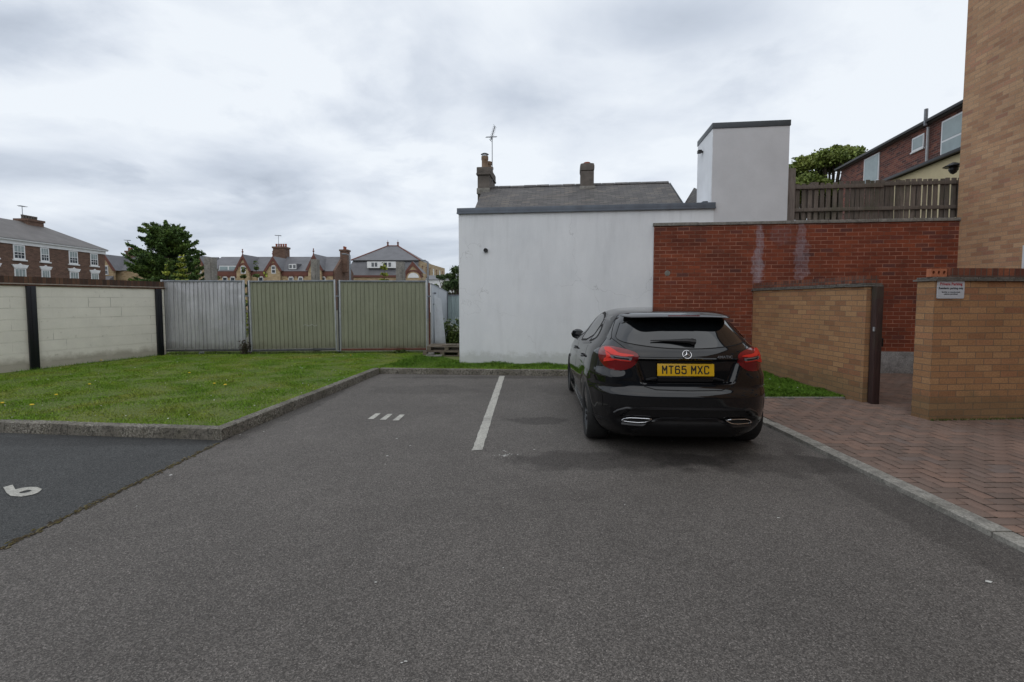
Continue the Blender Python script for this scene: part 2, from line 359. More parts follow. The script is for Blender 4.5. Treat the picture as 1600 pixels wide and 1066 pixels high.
def tan_extra(m, uv, c, b):
    z = m.n('SeparateXYZ'); m.l(m.pos('world'), z.inputs[0])
    d = m.math('ADD', z.outputs[2], m.math('MULTIPLY', m.noise(4, 5, .6, uv), -.5))
    damp = m.ramp(d, [(-.12 + .0, 1.), (.10, 0.)]) if False else m.ramp(d, [(0., 1.), (.14, 0.)])
    c = m.mix(m.math('MULTIPLY', damp, .4), c, (.12, .11, .06))
    pit = m.ramp(m.noise(28, 2, .5, uv), [(.70, 0.), (.76, 1.)])
    return m.mix(m.math('MULTIPLY', pit, .6), c, (.06, .03, .025))
M_tan = brick('tan_brick', [(p, (q[0] * 1.0, q[1] * .97, q[2] * .80)) for p, q in tan_st], (.20, .14, .09), .232, .079, .005, .45, .3, 50, tan_extra, rough=.85)
M_tan_b = brick('tan_brick_building', [(p, (q[0] * 1.22, q[1] * 1.30, q[2] * 1.30)) for p, q in tan_st], (.34, .25, .17), .232, .078, .005, .4, .3, 50)
M_soldier = brick('soldier_brick', [(0, (.10, .035, .025)), (.5, (.19, .06, .035)), (1, (.27, .09, .045))], (.10, .075, .06), .075, .3, .006, .7, .5, 40, off=0)
M_soldier_d = brick('soldier_brick_dark', [(0, (.055, .03, .022)), (.5, (.11, .055, .035)), (1, (.16, .085, .05))], (.05, .04, .03), .075, .4, .006, .7, .6, 30, off=0)
M_tile = plain('creasing_tile', (.13, .12, .105), .9, .5, 25, bump=.6)
M_tile_red = plain('creasing_tile_red', (.17, .075, .05), .9, .4, 15, bump=.5)
M_tile_pale = plain('creasing_tile_pale', (.34, .29, .25), .9, .3, 15, bump=.5)
def block_extra(m, uv, c, b):
    c = m.mix(m.math('MULTIPLY', m.ramp(m.noise(9, 6, .75, uv), [(.60, 0.), (.68, 1.)]), .35), c, (.26, .23, .17))
    z = m.n('SeparateXYZ'); m.l(m.pos('world'), z.inputs[0])
    d = m.math('ADD', z.outputs[2], m.math('MULTIPLY', m.noise(3, 5, .6, uv), -.45))
    c = m.mix(m.math('MULTIPLY', m.ramp(d, [(.0, 1.), (.16, 0.)]), .6), c, (.22, .19, .13))
    return c
m = NT('painted_block'); uv = m.pos('uv')
def brk(bw, rh, ms, sm):
    b = m.n('TexBrick'); m.l(uv, b.inputs['Vector'])
    for a, q in (('Scale', 1), ('Mortar Size', ms), ('Mortar Smooth', sm), ('Bias', 0), ('Brick Width', bw), ('Row Height', rh)): b.inputs[a].default_value = q
    b.inputs['Color1'].default_value = (0, 0, 0, 1); b.inputs['Color2'].default_value = (1, 1, 1, 1)
    return b
b1 = brk(.45, .225, .005, .6); b2 = brk(60, .225, .006, .3)
c = m.ramp(b1.outputs['Color'], [(0, (.82, .79, .71)), (1, (.84, .81, .73))])
c = m.mix(.5, c, m.ramp(m.noise(2.5, 6, .65, uv), [(.3, .84), (.7, 1.08)]), 'MULTIPLY')
top = m.n('SeparateXYZ'); m.l(m.pos('world'), top.inputs[0])
crk = m.math('MULTIPLY', m.ramp(m.noise(1.1, 5, .6, uv), [(.50, 0.), (.58, 1.)]), m.ramp(top.outputs[2], [(.0, .15), (1.0, 1.)]))
c = m.mix(m.math('MULTIPLY', m.math('MULTIPLY', b1.outputs['Fac'], crk), .75), c, (.13, .11, .085))
c = m.mix(m.math('MULTIPLY', b2.outputs['Fac'], .45), c, (.80, .77, .70))
b3 = m.n('TexBrick'); mp_ = m.n('Mapping'); m.l(uv, mp_.inputs[0]); mp_.inputs['Location'].default_value = (0, .011, 0); m.l(mp_.outputs[0], b3.inputs['Vector'])
for a, q in (('Scale', 1), ('Mortar Size', .005), ('Mortar Smooth', .8), ('Bias', 0), ('Brick Width', 60), ('Row Height', .225)): b3.inputs[a].default_value = q
c = m.mix(m.math('MULTIPLY', b3.outputs['Fac'], .4), c, (.36, .33, .27))  # shade painted as a darker line just below each block joint
c = block_extra(m, uv, c, b1)
h = m.math('ADD', m.math('ADD', m.math('MULTIPLY', b1.outputs['Fac'], -.15), m.math('MULTIPLY', b2.outputs['Fac'], -.7)), m.math('MULTIPLY', m.noise(30, 6, .7, uv), .5))
M_block = m.out(c, .9, m.bump(h, .5, .01))
M_blackpaint = plain('black_paint', (.006, .007, .012), .35, .3, 20, bump=.15)
M_lead = plain('lead_flashing', (.105, .125, .155), .5, .2, 4, bump=.25)
M_lead_d = plain('dark_capping', (.06, .072, .082), .5, .15, 4, bump=.15)
M_cream = plain('cream_render', (.62, .53, .33), .85, .06, 3)
M_white = plain('white_pvc', (.72, .74, .76), .35, .05, 4)
M_whitestone = plain('white_painted_stone', (.72, .73, .73), .7, .08, 2)
M_black = plain('black_plastic', (.012, .012, .013), .45, .2, 30)
M_dark = plain('dark_void', (.006, .006, .006), .9, .1, 5)
def wood(name, a, b, sc=(30, 30, 2.5)):
    m = NT(name); g = m.n('NewGeometry'); v = m.pos()
    k = m.ramp(m.noise(1.2, 6, .7, v, .8, 'Fac', sc), [(.3, a), (.7, b)])
    k = m.mix(.6, k, m.ramp(g.outputs['Random Per Island'], [(0, .6), (1, 1.45)]), 'MULTIPLY')
    k = m.mix(m.math('MULTIPLY', m.ramp(m.noise(2.2, 5, .6, v), [(.5, 0.), (.66, 1.)]), .45), k, (.05, .06, .03))
    return m.out(k, .88, m.bump(m.noise(2, 5, .7, v, .5, 'Fac', sc), .6, .006))
M_fence = wood('weathered_wood', (.08, .066, .054), (.18, .15, .128))
M_fence_g = wood('weathered_wood_grey', (.11, .09, .08), (.23, .20, .18))
M_post = wood('dark_stained_wood', (.028, .014, .012), (.065, .032, .028))
M_pallet = wood('pallet_wood', (.09, .07, .05), (.20, .165, .125), (3, 30, 30))
def sheet(name, c, rough, metal, rust=.0, streak=.25):
    m = NT(name); v = m.pos()
    k = m.ramp(m.noise(1.5, 6, .6, v, .2, 'Fac', (6, 1, .35)), [(.3, sc3(c, 1 - streak)), (.7, sc3(c, 1 + streak))])
    k = m.mix(.35, k, m.ramp(m.noise(14, 5, .7, v), [(.3, .8), (.7, 1.15)]), 'MULTIPLY')
    if rust:
        z = m.n('SeparateXYZ'); m.l(m.pos('world'), z.inputs[0])
        d = m.math('ADD', z.outputs[2], m.math('MULTIPLY', m.noise(9, 6, .7, v), -.35))
        k = m.mix(m.math('MULTIPLY', m.ramp(d, [(.02, 1.), (.13, 0.)]), rust), k, (.13, .075, .03))
    k = m.mix(m.math('MULTIPLY', m.ramp(m.noise(2.3, 6, .7, v), [(.64, 0.), (.7, 1.)]), .25), k, sc3(c, 1.5))
    zz = m.n('SeparateXYZ'); m.l(m.pos('world'), zz.inputs[0])
    k = m.mix(m.math('MULTIPLY', m.ramp(m.math('ADD', zz.outputs[2], m.math('MULTIPLY', m.noise(7, 6, .7, v), -.5)), [(.0, 1.), (.22, 0.)]), .45), k, (.10, .085, .06))
    k = m.mix(m.math('MULTIPLY', m.ramp(m.noise(1., 6, .75, v, .3, 'Fac', (9, 1, .5)), [(.56, 0.), (.70, 1.)]), .22), k, (.12, .10, .08))
    return m.out(k, rough, m.bump(m.noise(2.2, 4, .55, v, .4), .55, .035), metal)
M_galv = sheet('galvanised_sheet', (.52, .525, .545), .34, .55)
M_olive = sheet('olive_sheet', (.25, .26, .185), .5, .1, .0, .12)
M_olive_r = sheet('olive_sheet_rusty', (.245, .252, .178), .5, .1, .9, .12)
M_palegreen = sheet('pale_green_sheet', (.36, .44, .44), .5, .1)
M_whitesheet = sheet('white_sheet', (.62, .64, .67), .6, 0, 0, .06)
M_steel = plain('galvanised_steel', (.20, .215, .235), .4, .25, 10, .6)
M_steel_d = plain('gap_shade_steel', (.07, .072, .075), .6, .3, 10, .3)  # steel darkened to paint the shaded gaps between and below the hoarding panels
M_steel_l = plain('pale_steel_edge', (.42, .44, .46), .45, .15, 10, .3)
M_rust = plain('rusty_steel', (.12, .04, .025), .85, .4, 14, bump=.4)
M_pot = plain('terracotta_pot', (.22, .15, .10), .85, .25, 12, bump=.3)
M_potred = plain('red_chimney_pot', (.28, .085, .05), .85, .25, 8)
M_chim = plain('chimney_render', (.115, .10, .088), .95, .35, 5, bump=.7)
M_yb = brick('yellow_brick_far', [(0, (.34, .23, .12)), (.5, (.46, .34, .19)), (1, (.52, .40, .25))], (.36, .29, .2), .45, .15, .01, .1, .4, 10)
M_rb = brick('dark_red_brick_far', [(0, (.10, .055, .038)), (.5, (.14, .078, .055)), (1, (.175, .10, .07))], (.14, .095, .07), .45, .15, .015, .1, .4, 10)
M_rt = plain('red_terracotta_trim', (.15, .06, .045), .85, .2, 2)
M_rb2 = brick('rear_house_brick', [(0, (.07, .028, .026)), (.4, (.14, .045, .035)), (.75, (.21, .062, .042)), (1, (.27, .10, .065))], (.19, .15, .13), .225, .075, .007, .5, .5, 40)
def glassy(name, c, rough=.06):
    m = NT(name); return m.out(m.ramp(m.noise(2, 3, .5), [(.3, sc3(c, .8)), (.7, sc3(c, 1.2))]), rough, Specular_IOR_Level=.8)
M_glass = glassy('window_glass', (.05, .06, .07)); M_glass_l = glassy('window_glass_netted', (.28, .33, .33), .15)
M_glass_t = plain('frosted_pane', (.30, .37, .38), .12, .12, 2.5)
def foliage(name, a, b, c3, sc=1.4):
    m = NT(name); g = m.n('NewGeometry'); v = g.outputs['Position']
    k = m.ramp(m.noise(sc, 4, .6, v), [(.3, a), (.55, b), (.75, c3)])
    k = m.mix(.8, k, m.ramp(g.outputs['Random Per Island'], [(0, .45), (.6, 1.), (1, 1.7)]), 'MULTIPLY')
    m.b.inputs['Subsurface Weight'].default_value = 0
    return m.out(k, .6, Specular_IOR_Level=.3)
M_conif = foliage('conifer_leaf', (.032, .066, .018), (.08, .14, .028), (.17, .23, .04), 1.1)
M_syc = foliage('broad_leaf', (.10, .15, .03), (.19, .24, .055), (.28, .31, .08), .9)
M_hedge = foliage('hedge_leaf', (.04, .07, .026), (.075, .115, .038), (.13, .165, .065), .8)
M_sap = foliage('sapling_leaf', (.17, .21, .028), (.26, .30, .04), (.34, .36, .07), 3)
M_weed = foliage('weed_leaf', (.04, .07, .015), (.08, .115, .025), (.12, .15, .035), 4)
M_bark = plain('bark', (.07, .055, .04), .95, .3, 10, bump=.6)
M_petal = plain('white_petal', (.7, .7, .66), .7, .1, 20)
M_yel = plain('yellow_petal', (.75, .52, .02), .7, .1, 20)
# pavers
m = NT('paver'); g = m.n('NewGeometry'); v = g.outputs['Position']
c = m.ramp(g.outputs['Random Per Island'], [(0, (.15, .108, .088)), (.3, (.17, .120, .097)), (.6, (.195, .131, .104)), (.85, (.215, .138, .105)), (1, (.165, .128, .112))])
c = m.mix(.5, c, m.ramp(m.noise(120, 4, .7, v), [(.3, .6), (.7, 1.4)]), 'MULTIPLY')
c = m.mix(.5, c, m.ramp(m.noise(1.1, 5, .6, v), [(.3, .7), (.7, 1.3)]), 'MULTIPLY')
M_paver = m.out(c, .88, m.bump(m.noise(150, 4, .7, v), .4, .004))
M_joint = mk_ground('joint_sand', (.010, .010, .008), (.022, .021, .014))
# car
def carpaint():
    m = NT('black_car_paint')
    v = m.pos(); dust = m.ramp(m.noise(3, 6, .7, v), [(.35, .0), (.8, .03)])
    r = m.ramp(m.noise(8, 5, .7, v), [(.3, .06), (.7, .14)])
    return m.out(m.mix(m.math('MULTIPLY', dust, .3), (.003, .0033, .0045), (.2, .18, .16)), m.ramp(m.noise(8, 5, .7, v), [(.3, .02), (.7, .06)]), Specular_IOR_Level=.62)
M_car = carpaint()
M_carglass = NT('tinted_glass').out((.004, .005, .006), .02, Specular_IOR_Level=.75, Coat_Weight=.3, Coat_Roughness=.01)
M_gloss = NT('gloss_black_trim').out((.004, .004, .005), .12)
M_tyre = plain('tyre_rubber', (.014, .014, .014), .8, .3, 40, bump=.4)
M_alloy = plain('dark_alloy', (.045, .047, .05), .28, .2, 12, .8)
M_alloy_e = plain('machined_alloy', (.35, .36, .38), .25, .1, 12, .9)
M_chrome = NT('chrome').out((.75, .76, .78), .08, None, 1.0)
M_lampred = NT('lamp_dark_red').out((.16, .005, .007), .12, Coat_Weight=.25)
M_lampbright = NT('lamp_red').out((.66, .028, .018), .22)
M_satin = NT('satin_black_trim').out((.018, .018, .02), .32)
M_lampgrey = NT('lamp_clear').out((.33, .33, .36), .08, None, .6)
M_plate = plain('yellow_plate', (.70, .42, .012), .3, .04, 5)
M_ink = plain('black_ink', (.01, .01, .01), .5, .1, 5)
M_signw = plain('sign_white', (.50, .53, .57), .4, .04, 5)
M_signred = plain('sign_red', (.38, .02, .03), .5, .1, 5)
M_signdark = plain('sign_dark_ink', (.03, .035, .05), .5, .1, 5)

def text_obj(name, body, size, mat, parent, M, bold=.0, align='CENTER', ext=.001, sx=1.0):
    cu = bpy.data.curves.new(name, 'FONT'); cu.body = body; cu.size = size; cu.align_x = align; cu.align_y = 'CENTER'
    cu.offset = bold; cu.extrude = ext; cu.resolution_u = 3; cu.space_character = 1.05
    t = bpy.data.objects.new(name + '_curve', cu); col.objects.link(t)
    dg = bpy.context.evaluated_depsgraph_get(); me = bpy.data.meshes.new_from_object(t.evaluated_get(dg))
    bpy.data.objects.remove(t); bpy.data.curves.remove(cu)
    me.transform(M @ Matrix.Diagonal((sx, 1, 1, 1))); me.materials.clear(); me.materials.append(mat); me.name = name
    o = bpy.data.objects.new(name, me); col.objects.link(o)
    if parent: o.parent = parent
    return o

# ================================================================== THE SETTING
S = lambda o, **k: tag(o, kind='structure', **k)
mb = MB(); mb.add([(-900, -300, -.03), (900, -300, -.03), (900, 1500, -.03), (-900, 1500, -.03)], [(0, 1, 2, 3)])
S(mb.build('ground', M_ground))
mb = MB(); mb.add([(-3.09, -14, 0), (3.12, -14, 0), (3.12, 9.4, 0), (-3.09, 9.9, 0)], [(0, 1, 2, 3)])
S(mb.build('car_park', M_asph))
mb = MB(); mb.add([(-16, -14, .004), (-3.09, -14, .004), (-3.09, 5.3, .004), (-16, 6.6, .004)], [(0, 1, 2, 3)])
S(mb.build('asphalt_bay', M_asph2))
# moss line along the joint between the two asphalts
mb = MB()
for i in range(900):
    y = random.uniform(1.2, 4.9); x = -3.09 + random.gauss(0, .016); r = random.uniform(.004, .013)
    n = 6; a0 = random.random() * 6
    P = [(x + r * .8 * cos(a0 + j * pi / 3) * random.uniform(.6, 1.2), y + r * 1.6 * sin(a0 + j * pi / 3) * random.uniform(.6, 1.2), .005) for j in range(n)]
    mb.add(P + [(x, y, .005 + r * .5)], [(j, (j + 1) % n, n) for j in range(n)])
m = NT('moss'); g = m.n('NewGeometry')
M_moss = m.out(m.ramp(g.outputs['Random Per Island'], [(0, (.035, .028, .02)), (.5, (.075, .055, .022)), (.8, (.10, .085, .025)), (1, (.19, .16, .11))]), .95)
tag(mb.build('moss', M_moss), 'brown moss growing along the joint between dark and grey asphalt', 'moss', kind='stuff')

def kerb_run(mb, pts, w, z0, z1, seg=.91, gap=.006, side=1, r=.02):
    for a, b in zip(pts[:-1], pts[1:]):
        a = Vector((*a, 0)); b = Vector((*b, 0)); d = b - a; L = d.length; d.normalize(); n = Vector((-d.y, d.x, 0)) * side
        k = max(1, round(L / seg)); s = L / k
        for i in range(k):
            p0 = a + d * (i * s + gap / 2); p1 = a + d * ((i + 1) * s - gap / 2)
            j = random.uniform(-.003, .003); jz = random.uniform(-.004, .004)
            prof = [(0, z0), (0 + .004, z1 - r + jz), (r * .4, z1 - r * .3 + jz), (r, z1 + jz), (w, z1 + jz), (w, z0)]
            poly = [p0 + n * (q[0] + j) + Vector((0, 0, q[1])) for q in prof]
            mb.extr(poly, p1 - p0)
K0, K1, K2, K3 = (-5.845 - 6.5, 5.298 + .72), (-3.107, 5.0), (-2.719, 9.675), (3.05, 9.18)
mb = MB(); kerb_run(mb, [K0, K1], .13, -.05, .125, side=1); kerb_run(mb, [K1, K2], .13, -.05, .125, side=1)
kerb_run(mb, [K2, K3], .13, -.05, .115, side=1)
S(mb.build('kerb', M_kerb, smooth=True))
mb = MB(); kerb_run(mb, [(3.045, -6), (3.045, 9.18)], .135, -.05, .036, seg=.91, gap=.004, side=-1, r=.012)
S(mb.build('edging_kerb', M_kerb2, smooth=True))
# paving: real blocks in herringbone
mb = MB(); mb.add([(3.1, -8, .016), (9.6, -8, .016), (9.6, 10.2, .016), (3.1, 10.2, .016)], [(0, 1, 2, 3)])
S(mb.build('paving_bed', M_joint))
PV, PF = [], []
U = .1045
def paver(x, y, lx, ly):
    b = len(PV); g_ = .0045; c_ = .004; z = .034 + random.uniform(-.0018, .0018); tx = random.uniform(-.012, .012); ty = random.uniform(-.012, .012)
    x0, x1, y0, y1 = x + g_, x + lx - g_, y + g_, y + ly - g_; mx_, my_ = (x0 + x1) / 2, (y0 + y1) / 2
    for q, zz in ((0, .012), (0, z - c_), (c_, z)):
        for (X, Y_) in ((x0 + q, y0 + q), (x1 - q, y0 + q), (x1 - q, y1 - q), (x0 + q, y1 - q)):
            PV.append((X, Y_, zz + ((X - mx_) * tx + (Y_ - my_) * ty if zz > .02 else 0)))
    for a in (0, 4):
        for j in range(4): PF.append((b + a + j, b + a + (j + 1) % 4, b + a + 4 + (j + 1) % 4, b + a + 4 + j))
    PF.append((b + 8, b + 9, b + 10, b + 11))
for i in range(-1, 60):
    for j in range(-2, 92):
        k = (i - j) % 4; x = 3.19 + i * U; y = .1 + j * U
        for kk, (lx, ly) in ((0, (2 * U, U)), (3, (U, 2 * U))):
            if k != kk or x + lx > 9.2 or y + ly > 9.75: continue
            if y + ly / 2 > 7.05 and x + lx / 2 < 5.05: continue
            if x < 3.15:
                if kk == 3: continue
                x += U; lx -= U; paver(x, y, lx, ly); x -= U; lx += U; continue
            paver(x, y, lx, ly)
o = from_arrays('block_paving', np.array(PV), np.array(PF), M_paver); o.data.materials.append(M_joint); S(o)
o.data.polygons.foreach_set('material_index', np.tile(np.array([1] * 4 + [0] * 5, dtype=np.int32), len(PF) // 9))
mb = MB(); kerb_run(mb, [(3.19, 7.06), (5.02, 7.06)], .05, -.02, .045, seg=.9, side=1, r=.006)
S(mb.build('lawn_edging', M_kerb2, smooth=True))
# lawns
lawnL = [(-12.4, 6.15), (-3.22, 5.13), (-2.84, 9.81), (3.02, 9.30), (3.05, 10.4), (-1.0, 10.9), (-1.2, 13.2), (-9.3, 13.2)]
mb = MB(); mb.prism(lawnL, -.04, .095); mb.prism([(3.16, 7.11), (5.05, 7.11), (5.02, 10.0), (3.16, 10.3)], -.03, .05)
S(mb.build('lawn', M_turf))
def inpoly(P, poly):
    x, y = P[:, 0], P[:, 1]; r = np.zeros(len(P), bool); n = len(poly)
    for i in range(n):
        x1, y1 = poly[i]; x2, y2 = poly[(i + 1) % n]
        c_ = ((y1 > y) != (y2 > y)); xi = (x2 - x1) * (y - y1) / (y2 - y1 + 1e-12) + x1
        r ^= c_ & (x < xi)
    return r
def blades(name, poly, z, N, hmin, hmax, wid, mat):
    bx = np.array(poly); lo, hi = bx.min(0), bx.max(0)
    P = rng.uniform(lo, hi, (N, 2)); P = P[inpoly(P, poly)]; n = len(P)
    clump = .75 + .5 * np.sin(P[:, 0] * 5.1 + 2 * np.sin(P[:, 1] * 3.3)) * np.sin(P[:, 1] * 4.7 + P[:, 0])
    h = rng.uniform(hmin, hmax, n) * np.clip(clump, .45, 1.3); a = rng.uniform(0, 2 * pi, n); w_ = wid * rng.uniform(.6, 1.3, n)
    lean = h * rng.uniform(.2, 1.3, n); b = rng.uniform(0, 2 * pi, n)
    base_ = np.stack([P[:, 0], P[:, 1], np.full(n, z - .004)], 1)
    dx = np.stack([np.cos(a) * w_, np.sin(a) * w_, np.zeros(n)], 1)
    tip = base_ + np.stack([np.cos(b) * lean, np.sin(b) * lean, h], 1)
    mid = base_ + np.stack([np.cos(b) * lean * .3, np.sin(b) * lean * .3, h * .62], 1)
    V = np.stack([base_ - dx, base_ + dx, mid + dx * .8, tip, mid - dx * .8], 1).reshape(-1, 3)
    F = np.arange(n * 5).reshape(-1, 5)
    return from_arrays(name, V, F, mat)
tag(blades('grass', [(-10.3, 5.95), (-3.2, 5.14), (-2.82, 9.83), (-2.6, 10.2), (-2.2, 12.9), (-9.2, 12.9), (-9.75, 9.6)], .095, 250000, .012, .036, .0033, M_grass),
    'mown lawn with dry straw patches beside the cream block wall', 'grass', kind='stuff')
tag(blades('grass', [(-2.84, 9.80), (3.02, 9.30), (3.05, 10.25), (-1.15, 10.72), (-2.2, 12.6)], .095, 60000, .03, .075, .004, M_grass2),
    'narrow strip of green grass along the foot of the white wall', 'grass', kind='stuff')
tag(blades('grass', [(3.17, 7.1), (5.10, 7.1), (5.04, 9.95), (3.1, 10.2)], .05, 60000, .03, .08, .004, M_grass2),
    'small triangle of bright grass at the foot of the tan brick wall', 'grass', kind='stuff')
def fringe(name, pts, z, n, label, mat, h=.05, spread=.03):
    V = []; F = []
    for (a, b) in zip(pts[:-1], pts[1:]):
        L = math.dist(a, b)
        for i in range(int(n * L)):
            t = random.random(); x = a[0] + (b[0] - a[0]) * t + random.gauss(0, spread); y = a[1] + (b[1] - a[1]) * t + random.gauss(0, spread)
            an = random.uniform(0, 6.3); hh = h * random.uniform(.3, 1.2); q = len(V)
            V += [(x - .004 * cos(an), y - .004 * sin(an), z), (x + .004 * cos(an), y + .004 * sin(an), z), (x + random.gauss(0, hh * .5), y + random.gauss(0, hh * .5), z + hh)]
            F.append((q, q + 1, q + 2))
    return tag(from_arrays(name, np.array(V), np.array(F), mat), label, 'grass', kind='stuff')
fringe('grass', [(5.12, 5.72), (6.6, 5.82), (8.5, 5.96)], .035, 260, 'moss and grass tufts along the foot of the sign wall', M_weed, .03, .012)
fringe('grass', [(-9.2, 12.3), (-2.25, 12.72)], .09, 260, 'longer tufts of grass under the metal hoardings', M_weed, .11, .04)
fringe('grass', [(-9.75, 9.2), (-9.0, 12.1)], .09, 260, 'tufts of grass along the cream block wall', M_grass2, .07, .02)

fringe('grass', [(-12, 6.10), (-3.24, 5.15), (-2.85, 9.80), (3.0, 9.32)], .10, 420, 'blades of grass spilling over the back edge of the kerb', M_grass, .05, .022)
# markings
mb = MB(); L0, L1 = Vector((-.198, 9.36, .0045)), Vector((-.350, 4.66, .0045)); d = (L1 - L0); n = Vector((-d.y, d.x, 0)).normalized()
K = 60; left = []; right = []
for i in range(K + 1):
    p = L0 + d * i / K; left.append(p + n * (.052 + random.uniform(-.005, .005))); right.append(p - n * (.052 + random.uniform(-.005, .005)))
left[-1] += Vector((0, .03, 0))
mb.add(left + right, [(i, i + 1, K + 2 + i, K + 1 + i) for i in range(K)])
S(mb.build('parking_line', M_paint))
mb = MB()
for (x, y) in ((-1.765, 6.07), (-1.60, 6.035), (-1.43, 6.0)):
    mb.add([(x - .065, y - .15, .0045), (x + .012, y - .15, .0045), (x + .02, y + .155, .0045), (x - .045, y + .155, .0045)], [(0, 1, 2, 3)])
S(mb.build('bay_number', M_paint))
# the 6, its top pointing left
mb = MB()
O6 = [gnd(a, b, .009) for a, b in ((65.6, 764.2), (58, 761), (47.8, 760.8), (36, 762), (24, 764.8), (10, 769.8), (17, 775), (33.8, 776), (50.6, 773), (60, 769.5))]
I6 = [gnd(a, b, .009) for a, b in ((49.5, 766.4), (47, 765.6), (42, 766), (36, 767.5), (31, 769), (30, 770), (31.5, 770.7), (38, 770.4), (45, 769), (48.5, 767.6))]
mb.add(O6 + I6, [(i, (i + 1) % 10, 10 + (i + 1) % 10, 10 + i) for i in range(10)])
mb.add([gnd(a, b, .009) for a, b in ((24, 764.8), (19.7, 757.4), (5, 761.4), (10, 769.8))], [(0, 1, 2, 3)])
S(mb.build('bay_number', M_paint))
# white flecks on the asphalt: bird droppings and grit
M_fleck = plain('white_fleck', (.55, .55, .52), .8, .2, 60)
mb = MB()
def splat(mb, x, y, r, el=1., z=.0048):
    n = 9; a0 = random.random() * 6
    P = [(x + r * el * cos(a0 + 2 * pi * j / n) * random.uniform(.5, 1.2), y + r * sin(a0 + 2 * pi * j / n) * random.uniform(.5, 1.2), z) for j in range(n)]
    mb.add(P + [(x, y, z + r * .12)], [(j, (j + 1) % n, n) for j in range(n)])
for i in range(30):
    splat(mb, random.uniform(-2.9, 2.9), random.uniform(2.5, 9), random.uniform(.002, .006), 1.2)
for i in range(22): splat(mb, -.06 + random.gauss(0, .06), 4.52 + random.gauss(0, .05), random.uniform(.002, .008), 1.4)
for (px, py, r) in ((267, 743, .022), (587, 911, .008), (634, 1035, .008), (628, 1037, .006), (605, 713, .016), (641, 697, .012), (1216, 810, .012), (835, 703, .012), (788, 713, .02), (602, 726, .01), (1545, 910, .02), (375, 680, .015), (412, 675, .014), (787, 705, .014), (620, 686, .015), (1050, 690, .01)):
    g_ = gnd(px, py); splat(mb, g_[0], g_[1], r * .62, 1.5)
tag(mb.build('grit', M_fleck), 'scattered white flecks and bird droppings on the grey asphalt', 'grit', kind='stuff')

# dandelions on the lawn
def flower(loc, big, label, first=None):
    t = thing('dandelion', label, 'flower', loc, 0, 'dandelions dotted over the lawn')
    mb = MB(); mb.lathe([(.0, .055), (.016 * big, .058), (.02 * big, .05), (.006, .042)], n=10); mb.build('flower_head', M_yel, t, True)
    mb = MB(); mb.tube([(0, 0, 0), (0, 0, .046)], .002, 5); mb.build('stem', M_weed, t)
    return t
fl = [(352, 604, 'yellow dandelion in the front part of the lawn towards the middle'), (88, 620, 'yellow dandelion low at the left, nearer the kerb'), (4, 633, 'yellow dandelion at the far left edge of the lawn'),
      (50, 636, 'small yellow dandelion just in front of the kerb at left'), (140, 603, 'yellow dandelion left of the middle of the lawn'), (296, 585, 'yellow dandelion in the centre of the lawn'),
      (158, 565, 'yellow dandelion by the foot of the cream wall'), (335, 602, 'small yellow dandelion beside a larger one mid lawn'), (548, 557, 'yellow dandelion below the last green hoarding')]
ft = flower((0, 0, 0), 1, fl[0][2])
for i, (px, py, lb) in enumerate(fl):
    o = ft if i == 0 else copy_tree(ft)
    p = gnd(px, py, .12); o.location = (p[0], p[1], .1); o['label'] = lb; o.scale = (1, 1, 1) if i % 3 else (1.25, 1.25, 1)
mb = MB()
for i in range(90):
    x = random.uniform(-9.5, -3); y = random.uniform(5.4, 12.4); r = random.uniform(.004, .010)
    if not inpoly(np.array([[x, y]]), lawnL)[0]: continue
    mb.lathe([(0, .128), (r, .13), (r * .9, .124)], (x, y, 0), n=6)
for i in range(16):
    x = random.uniform(3.3, 4.95); y = random.uniform(7.3, 9.8); mb.lathe([(0, .115), (.009, .117), (.008, .11)], (x, y, 0), n=6)
tag(mb.build('daisies', M_petal), 'tiny white daisies scattered over the lawns', 'flowers', kind='stuff')

# ================================================================== LEFT BLOCK WALL
LA, LB = Vector((-9.943, 9.111, 0)), Vector((-8.985, 12.25, 0)); d = (LB - LA).normalized(); ang = math.atan2(d.y, d.x)
t = thing('block_wall', 'cream painted concrete block wall with brick-on-edge top at the left of the lawn', 'wall', (LA.x, LA.y, 0), ang)
Lw = (LB - LA).length; s0 = -6
mb = MB(); mb.box(s0, Lw, 0, .2, -.05, 1.80); mb.build('wall_face', M_block, t)
mb = MB(); mb.box(s0, Lw + .02, -.03, .22, 1.803, 1.825); mb.build('creasing', M_tile_red, t)
mb = MB(); mb.box(s0, Lw + .02, -.045, .23, 1.828, 1.85); mb.build('creasing', M_tile_pale, t)
mb = MB(); mb.box(s0, Lw, -.012, .21, 1.853, 1.985); mb.build('coping', M_soldier_d, t)
for s in (.55, Lw - .16, -4.4):
    mb = MB(); mb.box(s - .075, s + .075, -.05, -.002, -.02, 1.80); mb.box(s - .02, s + .02, -.056, -.05, -.02, 1.79)
    mb.build('post', M_blackpaint, t, bevel=.004)

